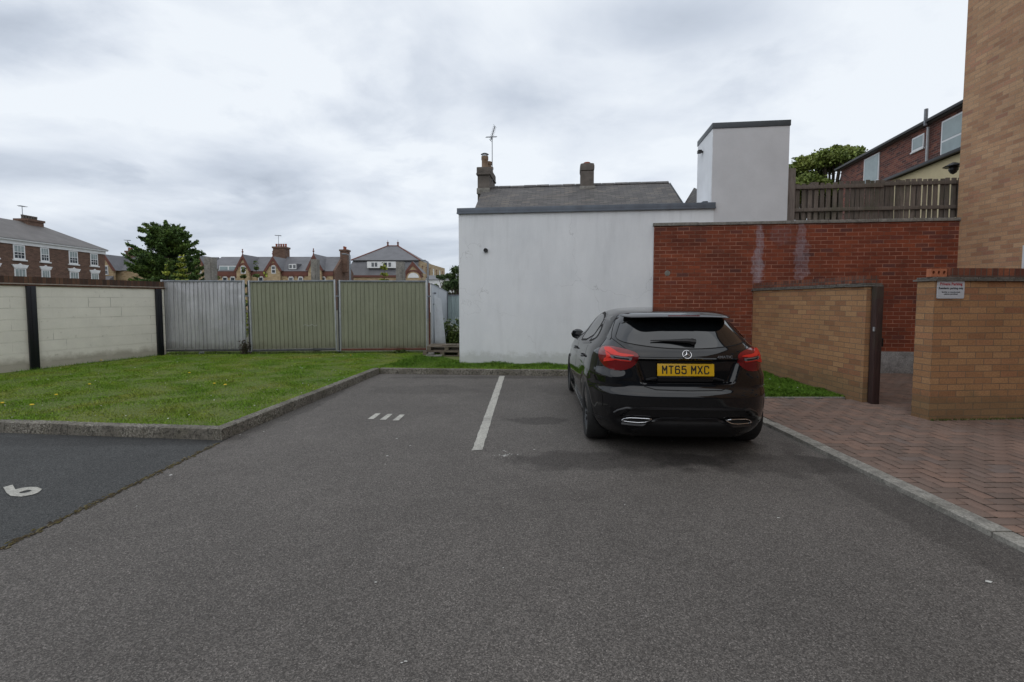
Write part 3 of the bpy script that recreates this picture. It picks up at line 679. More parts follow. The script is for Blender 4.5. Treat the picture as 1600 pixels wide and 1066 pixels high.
# ================================================================== HOARDINGS
HA, HB = Vector((-9.161, 12.296)), Vector((-2.254, 12.756)); hd = (HB - HA).normalized(); hang = math.atan2(hd.y, hd.x)
def hoarding(xa, xb, mats, z0, z1, label, lean=0., twist=0.):
    s0 = (xa - HA.x) / hd.x; s1 = (xb - HA.x) / hd.x; c_ = (s0 + s1) / 2; W = s1 - s0
    p = HA + hd * c_
    t = thing('metal_hoarding', label, 'hoarding', (p.x, p.y, z0), hang, 'corrugated metal hoarding panels across the back of the lawn')
    t.rotation_euler = (0, lean, hang + twist)
    H = z1 - z0; h = W / 2
    def corr(xs, xe, n, mat, name, yoff=0):
        mb = MB(); P = []; wv = (xe - xs) / n
        for i in range(n):
            q = xs + i * wv
            for a, y in ((0, 0), (.34, 0), (.44, -.02), (.56, -.02), (.66, 0)) if 1 else (): P.append((q + a * wv, y + yoff))
        P.append((xe, yoff)); m_ = len(P)
        NZ = 8
        V = []
        for k in range(NZ + 1):
            for (x, y) in P: V.append((x, y + .004 * sin(x * 3 + k * 1.3) * (0 < k < NZ), .06 + (H - .1) * k / NZ))
        b = len(V); V += [(x, y + .0015, z) for x, y, z in V]
        F = [(k * m_ + i, k * m_ + i + 1, (k + 1) * m_ + i + 1, (k + 1) * m_ + i) for k in range(NZ) for i in range(m_ - 1)]
        mb.add(V, F + [tuple(b + q for q in f[::-1]) for f in F])
        return mb.build(name, mat, t, True, angle=25)
    corr(-h + .02, .0, 10, mats[0], 'sheet'); corr(-.01, h - .02, 10, mats[1], 'sheet', -.003)
    mb = MB(); mb.box(-h + .005, h - .005, -.03, .02, H - .045, H); mb.build('top_rail', M_steel, t, bevel=.003)
    mb = MB(); mb.box(-h + .005, h - .005, -.03, .02, 0, .05); mb.build('bottom_rail', M_steel_d if mats[1] != M_olive_r else M_rust, t, bevel=.003)
    for s in (-1, 1):
        mb = MB(); mb.box(s * h - .014, s * h + .014, -.035, .02, 0, H + .01); mb.build('side_frame', M_steel_l, t, bevel=.003)
    return t
hoarding(-9.06, -7.02, (M_galv, M_galv), .175, 2.03, 'bare silver grey corrugated metal hoarding panel next to the block wall')
hoarding(-6.86, -4.68, (M_olive, M_olive), .17, 2.035, 'olive green corrugated hoarding panel in the middle, scuffed white in its centre', lean=-.012)
hoarding(-4.57, -2.30, (M_olive, M_olive_r), .17, 2.04, 'olive green corrugated hoarding panel with rust along its bottom edge')
mb = MB()
M_scuff = plain('paint_scuff', (.34, .35, .30), .7, .2, 30)
xs_ = [-5.52 + .02 * i for i in range(19)]; U_ = []; D_ = []
for x in xs_:
    p = HA + hd * ((x - HA.x) / hd.x); z_ = .845 + .02 * sin(x * 40) + random.uniform(-.006, .006); h_ = random.uniform(.006, .022)
    U_.append((p.x, p.y - .030, z_ + h_)); D_.append((p.x, p.y - .030, z_ - h_ * .6))
mb.add(U_ + D_, [(i, i + 1, 20 + i, 19 + i) for i in range(18)])
tag(mb.build('scuff', M_scuff), 'pale scraped scuff on the middle olive hoarding', 'scuff')
def hpost(x, label, top, rusty=False):
    p = HA + hd * ((x - HA.x) / hd.x)
    t = thing('hoarding_post', label, 'post', (p.x, p.y + .05, .05), hang, 'steel posts between the hoarding panels')
    mb = MB(); mb.tube([(0, 0, 0), (0, 0, top)], .024, 10); mb.build('pole', M_rust if rusty else M_steel_d, t, True)
    for z in (.09, 1.55):
        mb = MB(); mb.box(-.05, .05, -.075, -.03, z, z + .035); mb.tube([(0, -.05, z + .017), (0, -.1, z + .017)], .012, 8); mb.build('clamp', M_steel, t, bevel=.003)
    return t
hpost(-6.94, 'grey steel post between the silver and the olive hoarding', 1.96)
hpost(-4.625, 'steel post between the two olive hoardings', 1.98, False)
hpost(-2.235, 'rusty red steel post at the right end of the hoardings', 1.93, True)
# concrete posts behind
for (px, py, wd, lb, lean) in ((325, 402, .24, 'thick weathered concrete post rising behind the silver hoarding', 0), (490, 405, .17, 'weathered concrete post rising behind the middle of the hoardings', 0),
                     (624.5, 409, .22, 'weathered concrete post rising behind the last olive hoarding', 0)):
    p = at(px, py, 13.1)
    mb = MB(); mb.box(p[0] - wd / 2, p[0] + wd / 2, 13.1, 13.3, -.05, p[2]); mb.box(p[0] - wd / 2 + .05, p[0] + wd / 2 - .05, 13.085, 13.1, -.05, p[2] - .12)
    tag(mb.build('concrete_post', M_conc, bevel=.012), lb, 'post', 'concrete posts behind the hoardings')
# white fence behind
pa, pb = Vector((-2.22, 12.95)), Vector((-2.23, 16.0))
t = thing('site_fence', 'white board fence running back between the hoardings and the white building', 'fence', (pa.x, pa.y, 0), 0)
mb = MB(); mb.extr([(0, 0, 0), (0, 3.05, 0), (0, 3.05, 1.78), (0, 0, 1.94)], (.03, 0, 0)); mb.build('board', M_whitesheet, t)
mb = MB(); mb.extr([(-.005, 0, 1.942), (-.005, 3.05, 1.782), (-.005, 3.05, 1.812), (-.005, 0, 1.972)], (.045, 0, 0)); mb.build('capping', M_steel, t)
mb = MB(); mb.box(.03, .06, 3.0, 3.05, 0, 1.8); mb.build('post', M_steel, t)
mb = MB(); mb.box(.032, .10, .3, .34, 1.68, 1.73); mb.build('bracket', M_steel, t)
mb = MB(); mb.box(.032, .05, .25, .30, 1.38, 1.42); mb.build('latch', M_steel, t)
t = thing('corrugated_fence', 'pale green corrugated metal fence beyond the gap', 'fence', (-2.2, 16.05, 0), R(3))
mb = MB(); P = []
for i in range(14): P += [(i * .1, 0), (i * .1 + .05, 0), (i * .1 + .06, -.025), (i * .1 + .09, -.025)]
V = [(x, y, 0) for x, y in P] + [(x, y, 1.66) for x, y in P]; q = len(P)
mb.add(V, [(i, i + 1, q + i + 1, q + i) for i in range(q - 1)]); mb.build('sheet', M_palegreen, t)
mb = MB(); mb.box(-.02, 1.4, -.04, .02, 1.662, 1.70); mb.build('rail', M_steel, t)
p = (-2.05, 13.4)
mb = MB(); mb.extr([(-2.16, 13.2, .1), (-1.85, 13.35, .1), (-2.0, 13.35, 1.55), (-2.16, 13.2, 1.65)], (0, .02, 0))
tag(mb.build('leaning_board', M_whitesheet), 'tapering white board leaning in the gap beside the white fence', 'board')
# pallets
def pallet(loc, rz, label, sc=1):
    t = thing('pallet', label, 'pallet', loc, rz, 'pallets lying in the gap beside the white building')
    for i in range(6):
        mb = MB(); mb.box(-.5, .5, -.4 + i * .145, -.4 + i * .145 + .1, .1, .12); mb.build('board', M_pallet, t)
    for x in (-.45, 0, .45):
        mb = MB(); mb.box(x - .05, x + .05, -.4, .42, .02, .098); mb.build('block', M_pallet, t)
    mb = MB(); mb.box(-.5, .5, -.4, -.3, 0, .018); mb.build('base_board', M_pallet, t); mb = MB(); mb.box(-.5, .5, .3, .4, 0, .018); mb.build('base_board', M_pallet, t)
    return t
pallet((-1.72, 12.3, .10), R(-6), 'weathered wooden pallet lying on the ground, bottom of two')
pallet((-1.68, 12.36, .222), R(3), 'weathered wooden pallet on top of another in the gap')
mb = MB(); mb.box(-1.80, -1.45, 12.1, 12.35, .345, .37); tag(mb.build('plank_offcut', M_pallet, bevel=.003), 'short pale plank offcut resting on the pallets', 'plank')
mb = MB(); mb.box(-2.15, -1.75, 11.7, 11.85, .11, .145); mb.box(-2.1, -1.95, 11.72, 11.86, .147, .20); tag(mb.build('rubble', M_conc, bevel=.008), 'broken paving rubble on the ground before the pallets', 'rubble')
# the white litter under the silver hoarding
p = gnd(315, 553, .1); mb = MB(); mb.box(p[0] - .05, p[0] + .05, p[1] - .04, p[1] + .04, .1, .155)
tag(mb.build('litter', M_whitesheet, bevel=.012), 'white crumpled carton on the grass under the silver hoarding', 'litter')

# ================================================================== plants
def leaf_mesh(name, C, size, mat, parent, up=.3, elong=1.5):
    "C: Nx3 centres; one small leaf each (folded quad)"
    n = len(C); d = rng.normal(size=(n, 3)); d[:, 2] = d[:, 2] * .6 + up; d /= np.linalg.norm(d, axis=1)[:, None]
    q = rng.normal(size=(n, 3)); s = np.cross(d, q); s /= np.linalg.norm(s, axis=1)[:, None] + 1e-9
    L = (size * rng.uniform(.6, 1.4, n))[:, None]
    V = np.stack([C - d * L * elong * .5, C + s * L * .5, C + d * L * elong * .5, C - s * L * .5], 1).reshape(-1, 3)
    return from_arrays(name, V, np.arange(n * 4).reshape(-1, 4), mat, parent)
def conifer_tree(loc, label, group=None):
    t = thing('conifer_tree', label, 'tree', loc, 0, group)
    H = 5.1
    mb = MB(); mb.tube([(0, 0, 0), (.05, 0, 1.5), (-.05, .05, 3.4), (0, 0, H)], [.2, .16, .1, .03], 9); mb.build('trunk', M_bark, t, True)
    C = []; BR = MB(); r_ = random.Random(11)
    for i in range(120):
        z0 = .5 + (H - .9) * (i / 120) ** .9; az = r_.uniform(0, 2 * pi)
        prof = (1 - ((z0 - .3) / (H + .4)) ** 1.55) ** .62
        L = 2.25 * prof * r_.uniform(.62, 1.12)
        if L < .4: L = .4
        rise = r_.uniform(.10, .55) * L
        pts = []
        for k in range(9):
            f_ = k / 8; pts.append(Vector((cos(az) * L * f_, sin(az) * L * f_, z0 + rise * f_ ** 1.6 - .05 * L * sin(pi * f_))))
        BR.tube([tuple(pts[0]), tuple(pts[4]), tuple(pts[8])], [.035, .022, .008], 5)
        # flattened sprays along the branch
        for k in range(2, 9):
            for s_ in range(7):
                f_ = (k - r_.random()) / 8; pc = pts[0].lerp(pts[8], f_); pc.z = z0 + rise * f_ ** 1.6
                a2 = az + r_.choice((-1, 1)) * r_.uniform(.3, 1.0); ln = r_.uniform(.15, .5) * (1.15 - f_ * .6)
                tip = pc + Vector((cos(a2) * ln, sin(a2) * ln, ln * r_.uniform(.1, .75)))
                for q in range(22):
                    g_ = r_.random(); P = pc.lerp(tip, g_); C.append((P.x + r_.gauss(0, .05 * (1.2 - g_)), P.y + r_.gauss(0, .05 * (1.2 - g_)), P.z + r_.gauss(0, .035)))
    for (x, y, zt) in ((0, 0, H + .25), (-.55, .1, H - .1), (.55, -.1, H - .05), (1.25, .1, H - .75), (-1.2, 0, H - .7), (1.9, .1, H - 1.7), (-2.0, 0, H - 1.5), (.2, -.4, H - .1)):
        for q in range(650):
            f_ = r_.random() ** .7; zz = zt - 1.2 * (1 - f_); C.append((x * (.75 + .25 * f_) + r_.gauss(0, .22 * (1.08 - f_)), y + r_.gauss(0, .22 * (1.08 - f_)), zz + r_.gauss(0, .04)))
    BR.build('limbs', M_bark, t, True)
    leaf_mesh('crown', np.array(C), .06, M_conif, t, .8, 2.4)
    return t
p = at(262, 420, 30); conifer_tree((p[0], 30, 1.15), 'broad dark green conifer standing behind the left end of the hoardings')
def broad_tree(name, loc, H, rad, label, mat, seed, leaf=.16, n=24000, group=None, trunk_h=None, blobs=26, squash=.8, cz=None):
    r_ = random.Random(seed); t = thing(name, label, 'tree', loc, 0, group)
    th = trunk_h or H * .45; mb = MB(); mb.tube([(0, 0, 0), (.1, 0, th * .5), (0, .1, th)], [H * .03, H * .024, H * .018], 9)
    C = []; cz = cz or H - rad * squash
    cl = []
    for i in range(blobs):
        a = r_.uniform(0, 2 * pi); u = r_.uniform(-.55, 1); rr = rad * (1 - max(0, u) ** 2 * .65) ** .5 * r_.uniform(.45, .98)
        c_ = Vector((cos(a) * rr, sin(a) * rr, cz + u * rad * squash * .86)); cl.append((c_, rad * r_.uniform(.11, .26)))
        mb.tube([(0, 0, th * .9), tuple(Vector((0, 0, th)).lerp(c_, .6) + Vector((0, 0, .1))), tuple(c_)], [H * .012, H * .007, H * .003], 5)
    mb.build('trunk', M_bark, t, True)
    per = n // blobs
    for c_, cr in cl:
        dd = rng.normal(size=(per, 3)); dd /= np.linalg.norm(dd, axis=1)[:, None]; rr = cr * (rng.uniform(.2, 1, per) ** .45)[:, None] * (1 + .25 * rng.normal(size=(per, 1)))
        C.append(np.array(c_) + dd * rr * np.array([1, 1, .7]))
    leaf_mesh('crown', np.concatenate(C), leaf, mat, t, .3, 1.3)
    return t
p = at(1300, 262, 24); broad_tree('broadleaf_tree', (p[0], 24, 1.9), 7.15, 2.05, 'leafy green tree behind the wooden fence, left of the brick houses', M_syc, 5, .10, 52000, blobs=70)
p = at(1262, 262, 27); broad_tree('broadleaf_tree', (p[0], 27, 1.9), 6.9, 1.3, 'smaller leafy tree close beside the white tower', M_syc, 8, .10, 20000, blobs=26)
# hedge trees seen through the gap
for i, (px, py, Y, rad, lb) in enumerate(((694, 424, 36, 1.0, 'dark green bushy tree in the gap, nearer the hoardings'), (711, 428, 34, 1.1, 'dark green bushy tree in the gap, against the white building'), (728, 426, 38, 1.6, 'dark green bushy tree mostly hidden behind the white building'))):
    p = at(px, py, Y); broad_tree('bushy_tree', (p[0], Y, 0), p[2] + .1, rad, lb, M_hedge, 20 + i, .11, 15000, 'dark bushy trees beyond the gap', blobs=24, squash=1.5, cz=p[2] * .55)
def sapling(px, py, Y, z0, spread, lb, n=5, seed=0, mat=None, name='sapling'):
    r_ = random.Random(seed); p = at(px, py, Y); t = thing(name, lb, 'sapling', (p[0], Y, z0), 0, 'yellow green saplings behind the hoardings')
    H = p[2] - z0; mb = MB(); mb.tube([(0, 0, 0), (.03, 0, H * .5), (0, 0, H)], [.012, .009, .003], 5); C = []
    zs = H - 1.1 if H > 1.3 else .2
    for k in range(n):
        z = zs + (H - zs) * k / n; a0 = r_.uniform(0, 6.3)
        for j in range(4):
            a = a0 + j * pi / 2 + r_.uniform(-.3, .3); L = spread * (1.15 - k / n) * r_.uniform(.7, 1.1)
            e_ = Vector((cos(a) * L, sin(a) * L, z + L * .25)); mb.tube([(0, 0, z), tuple(e_)], [.005, .002], 4)
            for q in range(26):
                f_ = r_.uniform(.15, 1.05); C.append((e_.x * f_ + r_.gauss(0, .025), e_.y * f_ + r_.gauss(0, .025), z + (e_.z - z) * f_ + r_.gauss(0, .02)))
    for q in range(20): C.append((r_.gauss(0, .03), r_.gauss(0, .03), H - r_.random() * .15))
    mb.build('stem', M_bark, t); leaf_mesh('foliage', np.array(C), .05, mat or M_sap, t, .2, 1.4); return t
sapling(284, 398, 14.0, .05, .24, 'tall yellow green sapling in front of the dark conifer', 7, 1)
sapling(260, 413, 14.2, .05, .20, 'shorter yellow green sapling left of the tall one', 4, 2)
sapling(380, 418, 14.0, .05, .12, 'thin sapling peeping over the joint of the silver and olive hoardings', 4, 3, M_weed)
sapling(400, 408, 14.3, .05, .11, 'wispy sapling over the left end of the first olive hoarding', 5, 4, M_weed)
sapling(415, 425, 14.1, .05, .13, 'low tuft of leaves above the first olive hoarding', 3, 5)
sapling(335, 412, 14.1, .05, .14, 'leafy shoot beside the thick concrete post', 5, 6, M_weed)
sapling(600, 410, 14.0, .05, .20, 'bright yellow green sapling left of the last concrete post', 6, 7)
def bush(loc, r, h, n, label, mat, seed, name='bush', leaf=.05, cat='bush', flowers=0):
    r_ = random.Random(seed); t = thing(name, label, cat, loc); mb = MB(); C = []; FL = MB()
    for i in range(n):
        a = r_.uniform(0, 6.3); q = r * r_.random() ** .5; hh = h * r_.uniform(.6, 1.05) * (1 - .35 * (q / r) ** 2)
        x, y = cos(a) * q, sin(a) * q; e_ = (x * 1.25, y * 1.25, hh); mb.tube([(x * .5, y * .5, 0), (x, y, hh * .6), e_], [.006, .004, .002], 4)
        for k in range(34):
            f_ = r_.random(); C.append((x * (.5 + .75 * f_) + r_.gauss(0, .045), y * (.5 + .75 * f_) + r_.gauss(0, .045), hh * f_))
        if i < flowers:
            for k in range(7): FL.lathe([(0, .012), (.016, .006), (.0, -.004)], (e_[0] + r_.gauss(0, .04), e_[1] + r_.gauss(0, .03), e_[2] + r_.gauss(0, .02)), n=6)
    mb.build('stems', M_weed, t); leaf_mesh('foliage', np.array(C), leaf, mat, t, .5, 1.6)
    if flowers: FL.build('flowers', M_petal, t)['kind'] = 'stuff'
    return t
bush((-1.72, 13.7, .05), .36, 1.02, 70, 'tall weed with white flowers growing behind the pallets', M_weed, 3, 'flowering_weed', .05, 'weed', 22)
bush((-7.0, 12.36, .1), .07, .42, 12, 'dry brown weed at the foot of the first hoarding joint', M_bark, 4, 'dead_weed', .03, 'weed')
bush((-8.9, 14.6, .05), .9, 2.12, 60, 'green bush showing over the left end of the silver hoarding', M_sap, 9, 'bush', .06)
p = at(640, 552, 12.7); bush((-3.0, 12.6, .08), .12, .14, 14, 'low weed at the foot of the rusty hoarding', M_weed, 6, 'weed', .03, 'weed')

# ================================================================== WHITE BUILDING (local frame: x along the face, y back)
WA = R(-6.75); WO = (-1.185, 10.634, 0)
wb = thing('white_building', 'flat white rendered building with a tall square tower at its right end', 'building', WO, WA)
mb = MB(); mb.box(0, 5.43, 0, .9, -.05, 3.42); mb.box(.0, .25, .9, 6, -.05, 3.42); mb.build('wall', M_render, wb)
mb = MB(); mb.box(.26, 5.2, .9, 5.0, 3.2, 3.3); mb.build('flat_roof', M_lead_d, wb)
mb = MB(); mb.box(-.03, 5.455, -.045, .25, 3.423, 3.54); mb.box(-.035, 5.46, -.052, -.045, 3.41, 3.445); mb.box(-.03, .22, .25, 6, 3.423, 3.535)
mb.box(5.2, 5.30, -.03, .2, 3.542, 3.57)
mb.build('parapet_capping', M_lead, wb, bevel=.006)
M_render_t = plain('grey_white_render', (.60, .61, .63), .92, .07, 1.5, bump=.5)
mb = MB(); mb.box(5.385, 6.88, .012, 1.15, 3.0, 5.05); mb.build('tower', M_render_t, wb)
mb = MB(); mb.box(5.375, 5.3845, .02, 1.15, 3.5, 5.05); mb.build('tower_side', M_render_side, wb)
mb = MB(); mb.box(5.365, 6.895, -.004, 1.17, 5.053, 5.168); mb.build('tower_capping', M_lead_d, wb, bevel=.005)
t = thing('wall_camera', 'black security camera fixed high on the left side of the white tower', 'security camera'); t.parent = None
ca, sa = cos(WA), sin(WA)
def W2(s, tt, z=0): return (WO[0] + s * ca - tt * sa, WO[1] + s * sa + tt * ca, z)
t.location = W2(5.373, .72, 4.80); t.rotation_euler = (0, 0, WA)
mb = MB(); mb.box(-.11, -.03, -.06, .05, -.03, .035); mb.build('housing', M_black, t, bevel=.008)
mb = MB(); mb.box(-.03, .0, -.02, .02, -.02, .02); mb.build('bracket', M_black, t)
t = thing('vent_pipe', 'round black vent pipe sticking out of the white wall', 'vent', W2(.611, 0, 2.609), WA)
mb = MB(); mb.lathe([(.0, -.035), (.028, -.035), (.030, -.05), (.046, -.05), (.048, 0)], axis='y', n=20); mb.build('pipe', M_black, t, True)
# ------- slate cottage behind
ct = thing('slate_cottage', 'old cottage with a worn slate roof and two chimneys behind the white wall', 'house', WO, WA)
rid = (3.0, 4.70); ea = (.95, 3.35)
# roof as real plane pair, verges taper with the hipped plan
mb = MB()
fr = [(-.02, ea[0], ea[1]), (5.42, ea[0], ea[1]), (5.12, rid[0], rid[1]), (.13, rid[0], rid[1] - .01)]
fr = [(.02, ea[0], ea[1]), (5.25, ea[0], ea[1]), (5.11, rid[0], rid[1]), (.02, rid[0], rid[1])]
mb.extr(fr, (0, .02, -.06)); mb.build('roof', M_slate, ct)
mb = MB(); mb.extr([(.02, rid[0] + .03, rid[1] - .005), (5.11, rid[0] + .03, rid[1] - .005), (5.11, 5.0, 3.4), (.02, 5.0, 3.4)], (0, -.02, -.06)); mb.build('rear_roof', M_slate, ct)
mb = MB(); mb.box(.06, 5.05, 1.0, 4.95, 2.9, 3.30); mb.extr([(.10, 1.1, 3.3), (.10, 3.0, 4.58), (.10, 4.9, 3.3)], (4.9, 0, 0)); mb.build('wall', M_chim, ct)
mb = MB()
for i in range(14):
    a, b = .10 + i * .358, .10 + (i + 1) * .358 - .01; j = random.uniform(-.006, .006)
    mb.extr([(a, rid[0] - .09, rid[1] - .035 + j), (a, rid[0] + .012, rid[1] + .035 + j), (a, rid[0] + .11, rid[1] - .035 + j)], (b - a, 0, 0))
mb.build('ridge_tiles', M_slate, ct)
mb = MB(); mb.extr([(5.262, 1.0, 3.3), (5.262, 1.0, 3.42), (5.14, 2.95, 4.68), (5.14, 2.95, 4.6)], (-.015, 0, 0)); mb.build('bargeboard', M_steel, ct)
ch = MB(); ch.box(-.10, .24, 2.75, 3.75, 4.0, 4.98); ch.box(-.13, .27, 2.70, 3.8, 4.98, 5.04); ch.box(-.12, .26, 2.72, 3.78, 5.04, 5.20)
c1 = ch.build('chimney', M_chim, ct, bevel=.02)
mb = MB(); mb.box(-.115, .25, 2.69, 2.75, 4.45, 4.62); mb.build('mortar_flaunching', M_conc, c1, bevel=.02)
for (x, y, h_, cap) in ((.07, 2.98, .36, True), (.12, 3.30, .30, False), (.12, 3.58, .22, False)):
    mb = MB(); mb.lathe([(.105, 5.19), (.09, 5.22), (.088, 5.19 + h_ * .7), (.10, 5.19 + h_ * .75), (.10, 5.19 + h_), (.06, 5.19 + h_), (.06, 5.3)], (x, y, 0), n=16); pt = mb.build('pot', M_pot, c1, True)
    if cap:
        mb = MB(); mb.lathe([(.085, 5.19 + h_), (.085, 5.24 + h_)], (x, y, 0), n=12); mb.build('collar', M_steel_l, c1)
        mb = MB(); mb.lathe([(.0, 5.285 + h_), (.06, 5.28 + h_), (.115, 5.25 + h_), (.10, 5.24 + h_), (0, 5.24 + h_)], (x, y, 0), n=16); mb.build('cowl', M_black, c1, True)
mb = MB(); mb.tube([(.245, 3.2, 4.9), (.245, 3.2, 6.16)], .012, 6)
a_, b_ = Vector((.20, 3.2, 6.06)), Vector((.34, 3.1, 6.42)); mb.tube([tuple(a_), tuple(b_)], .014, 6); dd = (b_ - a_)
for k in range(10):
    c_ = a_ + dd * (k / 9); mb.tube([tuple(c_ + Vector((-.02, -.13, 0))), tuple(c_ + Vector((.02, .13, 0)))], .005, 4)
for q in (-.08, -.03, .03, .08): mb.tube([(.06, 3.2 + q, 6.16 + q * .5), (.38, 3.2 + q, 6.16 + q * .5)], .004, 4)
mb.build('aerial', M_steel, c1)
ch = MB(); ch.box(2.74, 3.10, 2.80, 3.40, 4.3, 5.02); c2 = ch.build('chimney', M_chim, ct, bevel=.02)
ch = MB(); ch.box(2.725, 3.115, 2.785, 3.415, 5.022, 5.24); ch.build('chimney_cap', M_chim, c2, bevel=.07)
ch = MB(); ch.box(2.71, 3.13, 2.70, 2.80, 4.50, 4.60); ch.build('mortar_flaunching', M_conc, c2, bevel=.02)
mb = MB(); mb.lathe([(.095, 5.2), (.095, 5.30), (.08, 5.31), (.05, 5.29)], (2.92, 3.05, 0), n=16); mb.build('pot', M_potred, c2, True)
# small lean-to roof between cottage and tower
t = thing('lean_to_roof', 'small grey slate lean-to roof wedged between the cottage and the tower', 'roof', WO, WA)
mb = MB(); mb.extr([(5.15, 2.4, 3.6), (5.35, 1.45, 3.6), (5.62, 1.45, 4.08), (5.62, 2.4, 4.40)], (0, .05, -.05)); mb.build('slates', M_slate, t)
mb = MB(); mb.tube([(5.43, 1.44, 3.55), (5.73, 1.44, 4.05)], .02, 6); mb.tube([(5.60, 1.3, 4.12), (5.95, 1.25, 4.13)], .008, 5); mb.build('pipe', M_black, t)

# ================================================================== RED RETAINING WALL
t = thing('red_brick_wall', 'tall red brick retaining wall with white lime streaks behind the car', 'wall', WO, WA)
mb = MB(); mb.box(4.222, 11.5, -.045, -.002, .47, 3.065); mb.build('brickwork', M_red, t)
mb = MB(); mb.box(5.0, 11.5, -.075, -.002, -.05, .468); mb.box(4.222, 4.998, -.045, -.002, -.05, .468); mb.build('plinth', M_plinth, t, bevel=.004)
mb = MB()
x = 4.2
while x < 11.5:
    L = random.uniform(.7, .95); mb.box(x, x + L - .006, -.075 + random.uniform(-.006, .006), .25, 3.068, 3.13 + random.uniform(-.004, .004)); x += L
mb.build('coping', M_conc, t, bevel=.006)
mb = MB(); mb.lathe([(.0, -.052), (.05, -.052), (.058, -.046)], (4.506, 0, 2.079), 'y', 18); mb.build('plugged_hole', M_conc, t, True)
# made-up ground behind the wall
mb = MB(); mb.add([W2(4.3, .2, 3.0), W2(12, .2, 3.0), W2(13, 40, 3.0), W2(6.9, 40, 3.0), W2(6.9, 1.2, 3.0)], [(0, 1, 2, 3, 4)])
mb = MB(); P = [W2(6.9, .26)[:2], W2(40, .26)[:2], W2(40, 45)[:2], W2(6.9, 45)[:2]]; mb.prism(P, -.02, 2.4); S(mb.build('raised_ground', M_ground))
# ------- fence on the wall
ft_ = thing('picket_fence', 'weathered brown picket fence on top of the red brick wall', 'fence', (*W2(7.02, .1)[:2], 3.135), WA)
mb = MB(); mb.box(-.15, .03, -.03, .12, -.03, 1.08); mb.build('post', M_fence_g, ft_, bevel=.006)
mb = MB(); x = .07; i = 0
while x < 3.35:
    w_ = random.uniform(.068, .088); tz = random.uniform(-.015, .02); tl = random.uniform(-.008, .008)
    y0 = .045 + random.uniform(0, .004); bt = .03 if x > 1.3 else random.choice((.02, .04))
    top = .80 - (.02 if x < .9 else 0)
    mb.add([(x, y0, bt), (x + w_, y0, bt), (x + w_, y0 + .018, bt), (x, y0 + .018, bt), (x + tl, y0, top + tz), (x + w_ + tl, y0, top + tz), (x + w_ + tl, y0 + .018, top + tz), (x + tl, y0 + .018, top + tz)],
           [(0, 3, 2, 1), (4, 5, 6, 7), (0, 1, 5, 4), (1, 2, 6, 5), (2, 3, 7, 6), (3, 0, 4, 7)])
    x += w_ + (random.uniform(.035, .06) if x < 1.0 else random.uniform(.012, .026) if x < 2.1 else random.uniform(.024, .036)); i += 1
mb.build('pickets', M_fence, ft_)
mb = MB(); mb.box(0, 1.72, .0, .042, .66, .735); mb.box(1.725, 3.4, .002, .042, .685, .755); mb.build('rail', M_fence, ft_, bevel=.003)
mb = MB(); mb.box(0, 3.4, .0, .042, .20, .27); mb.build('rail', M_fence, ft_, bevel=.003)
for i in range(22):
    x = .1 + i * .15 + random.uniform(-.01, .01); w_ = random.uniform(.075, .095)
    if random.random() < .3: mb = MB(); mb.box(x, x + w_, .10, .118, random.uniform(.02, .3) if x < 2.3 else .05, .76 + random.uniform(-.02, .02)); mb.build('rear_picket', M_fence, ft_)
for x in (.40, 1.22, 2.9):
    mb = MB(); mb.box(x, x + .09, .12, .20, -.05, .82); mb.build('post', M_fence, ft_, bevel=.004)

# ================================================================== TAN BRICK WALLS
def tanwall(name, label, a, b, thick, z1, side, sx0=0, sx1=0, capend=True, soldier=(0, 0)):
    "visible face from a to b; thickness to the given side"
    A = Vector(a); B = Vector(b); L = (B - A).length; an = math.atan2(B.y - A.y, B.x - A.x)
    t = thing(name, label, 'wall', (A.x, A.y, 0), an)
    y0, y1 = (0, thick) if side > 0 else (-thick, 0)
    mb = MB(); mb.box(0, L, y0, y1, -.02, z1 - .055); mb.build('brickwork', M_tan, t)
    mb = MB(); x = -.03 if capend else 0
    while x < L + .02:
        l_ = min(random.uniform(.2, .3), L + .03 - x)
        if l_ < .02: break
        mb.box(x, x + l_ - .003, y0 - .035 + random.uniform(-.008, .004), y1 + .03, z1 - .052 + random.uniform(-.002, .003), z1 - .03); mb.box(x + .04, min(x + l_ + .03, L + .02), y0 - .025 + random.uniform(-.005, .005), y1 + .02, z1 - .026, z1 - .004 + random.uniform(-.003, .002)); x += l_
    mb.build('creasing', M_tile, t)
    mb = MB(); mb.box(soldier[0], L - soldier[1], y0 + .004, y1 - .004, z1, z1 + .105); mb.build('coping', M_soldier, t)
    return t
tw = tanwall('tan_brick_wall', 'long tan brick garden wall running back from the gateway to the red wall', (5.0, 9.84), (5.055, 6.77), .19, 1.755, 1, soldier=(0, .02))
sw = tanwall('sign_wall', 'tan brick wall carrying the parking sign at the right edge', (5.12, 5.751), (8.66, 6.02), .235, 1.79, 1, soldier=(.20, 0))
t = thing('gate_post', 'dark stained timber gate post at the end of the tan brick wall', 'post', (5.165, 6.70, 0), 0)
mb = MB(); mb.box(-.052, .046, -.05, .05, .0, 1.70); mb.build('upright', M_post, t, bevel=.006)
mb = MB(); mb.box(.058, .085, -.03, .03, .85, .97); mb.build('latch', M_black, t, bevel=.004)
mb = MB(); mb.box(-.075, -.058, -.05, -.03, 1.07, 1.13); mb.build('hook', M_steel_l, t)
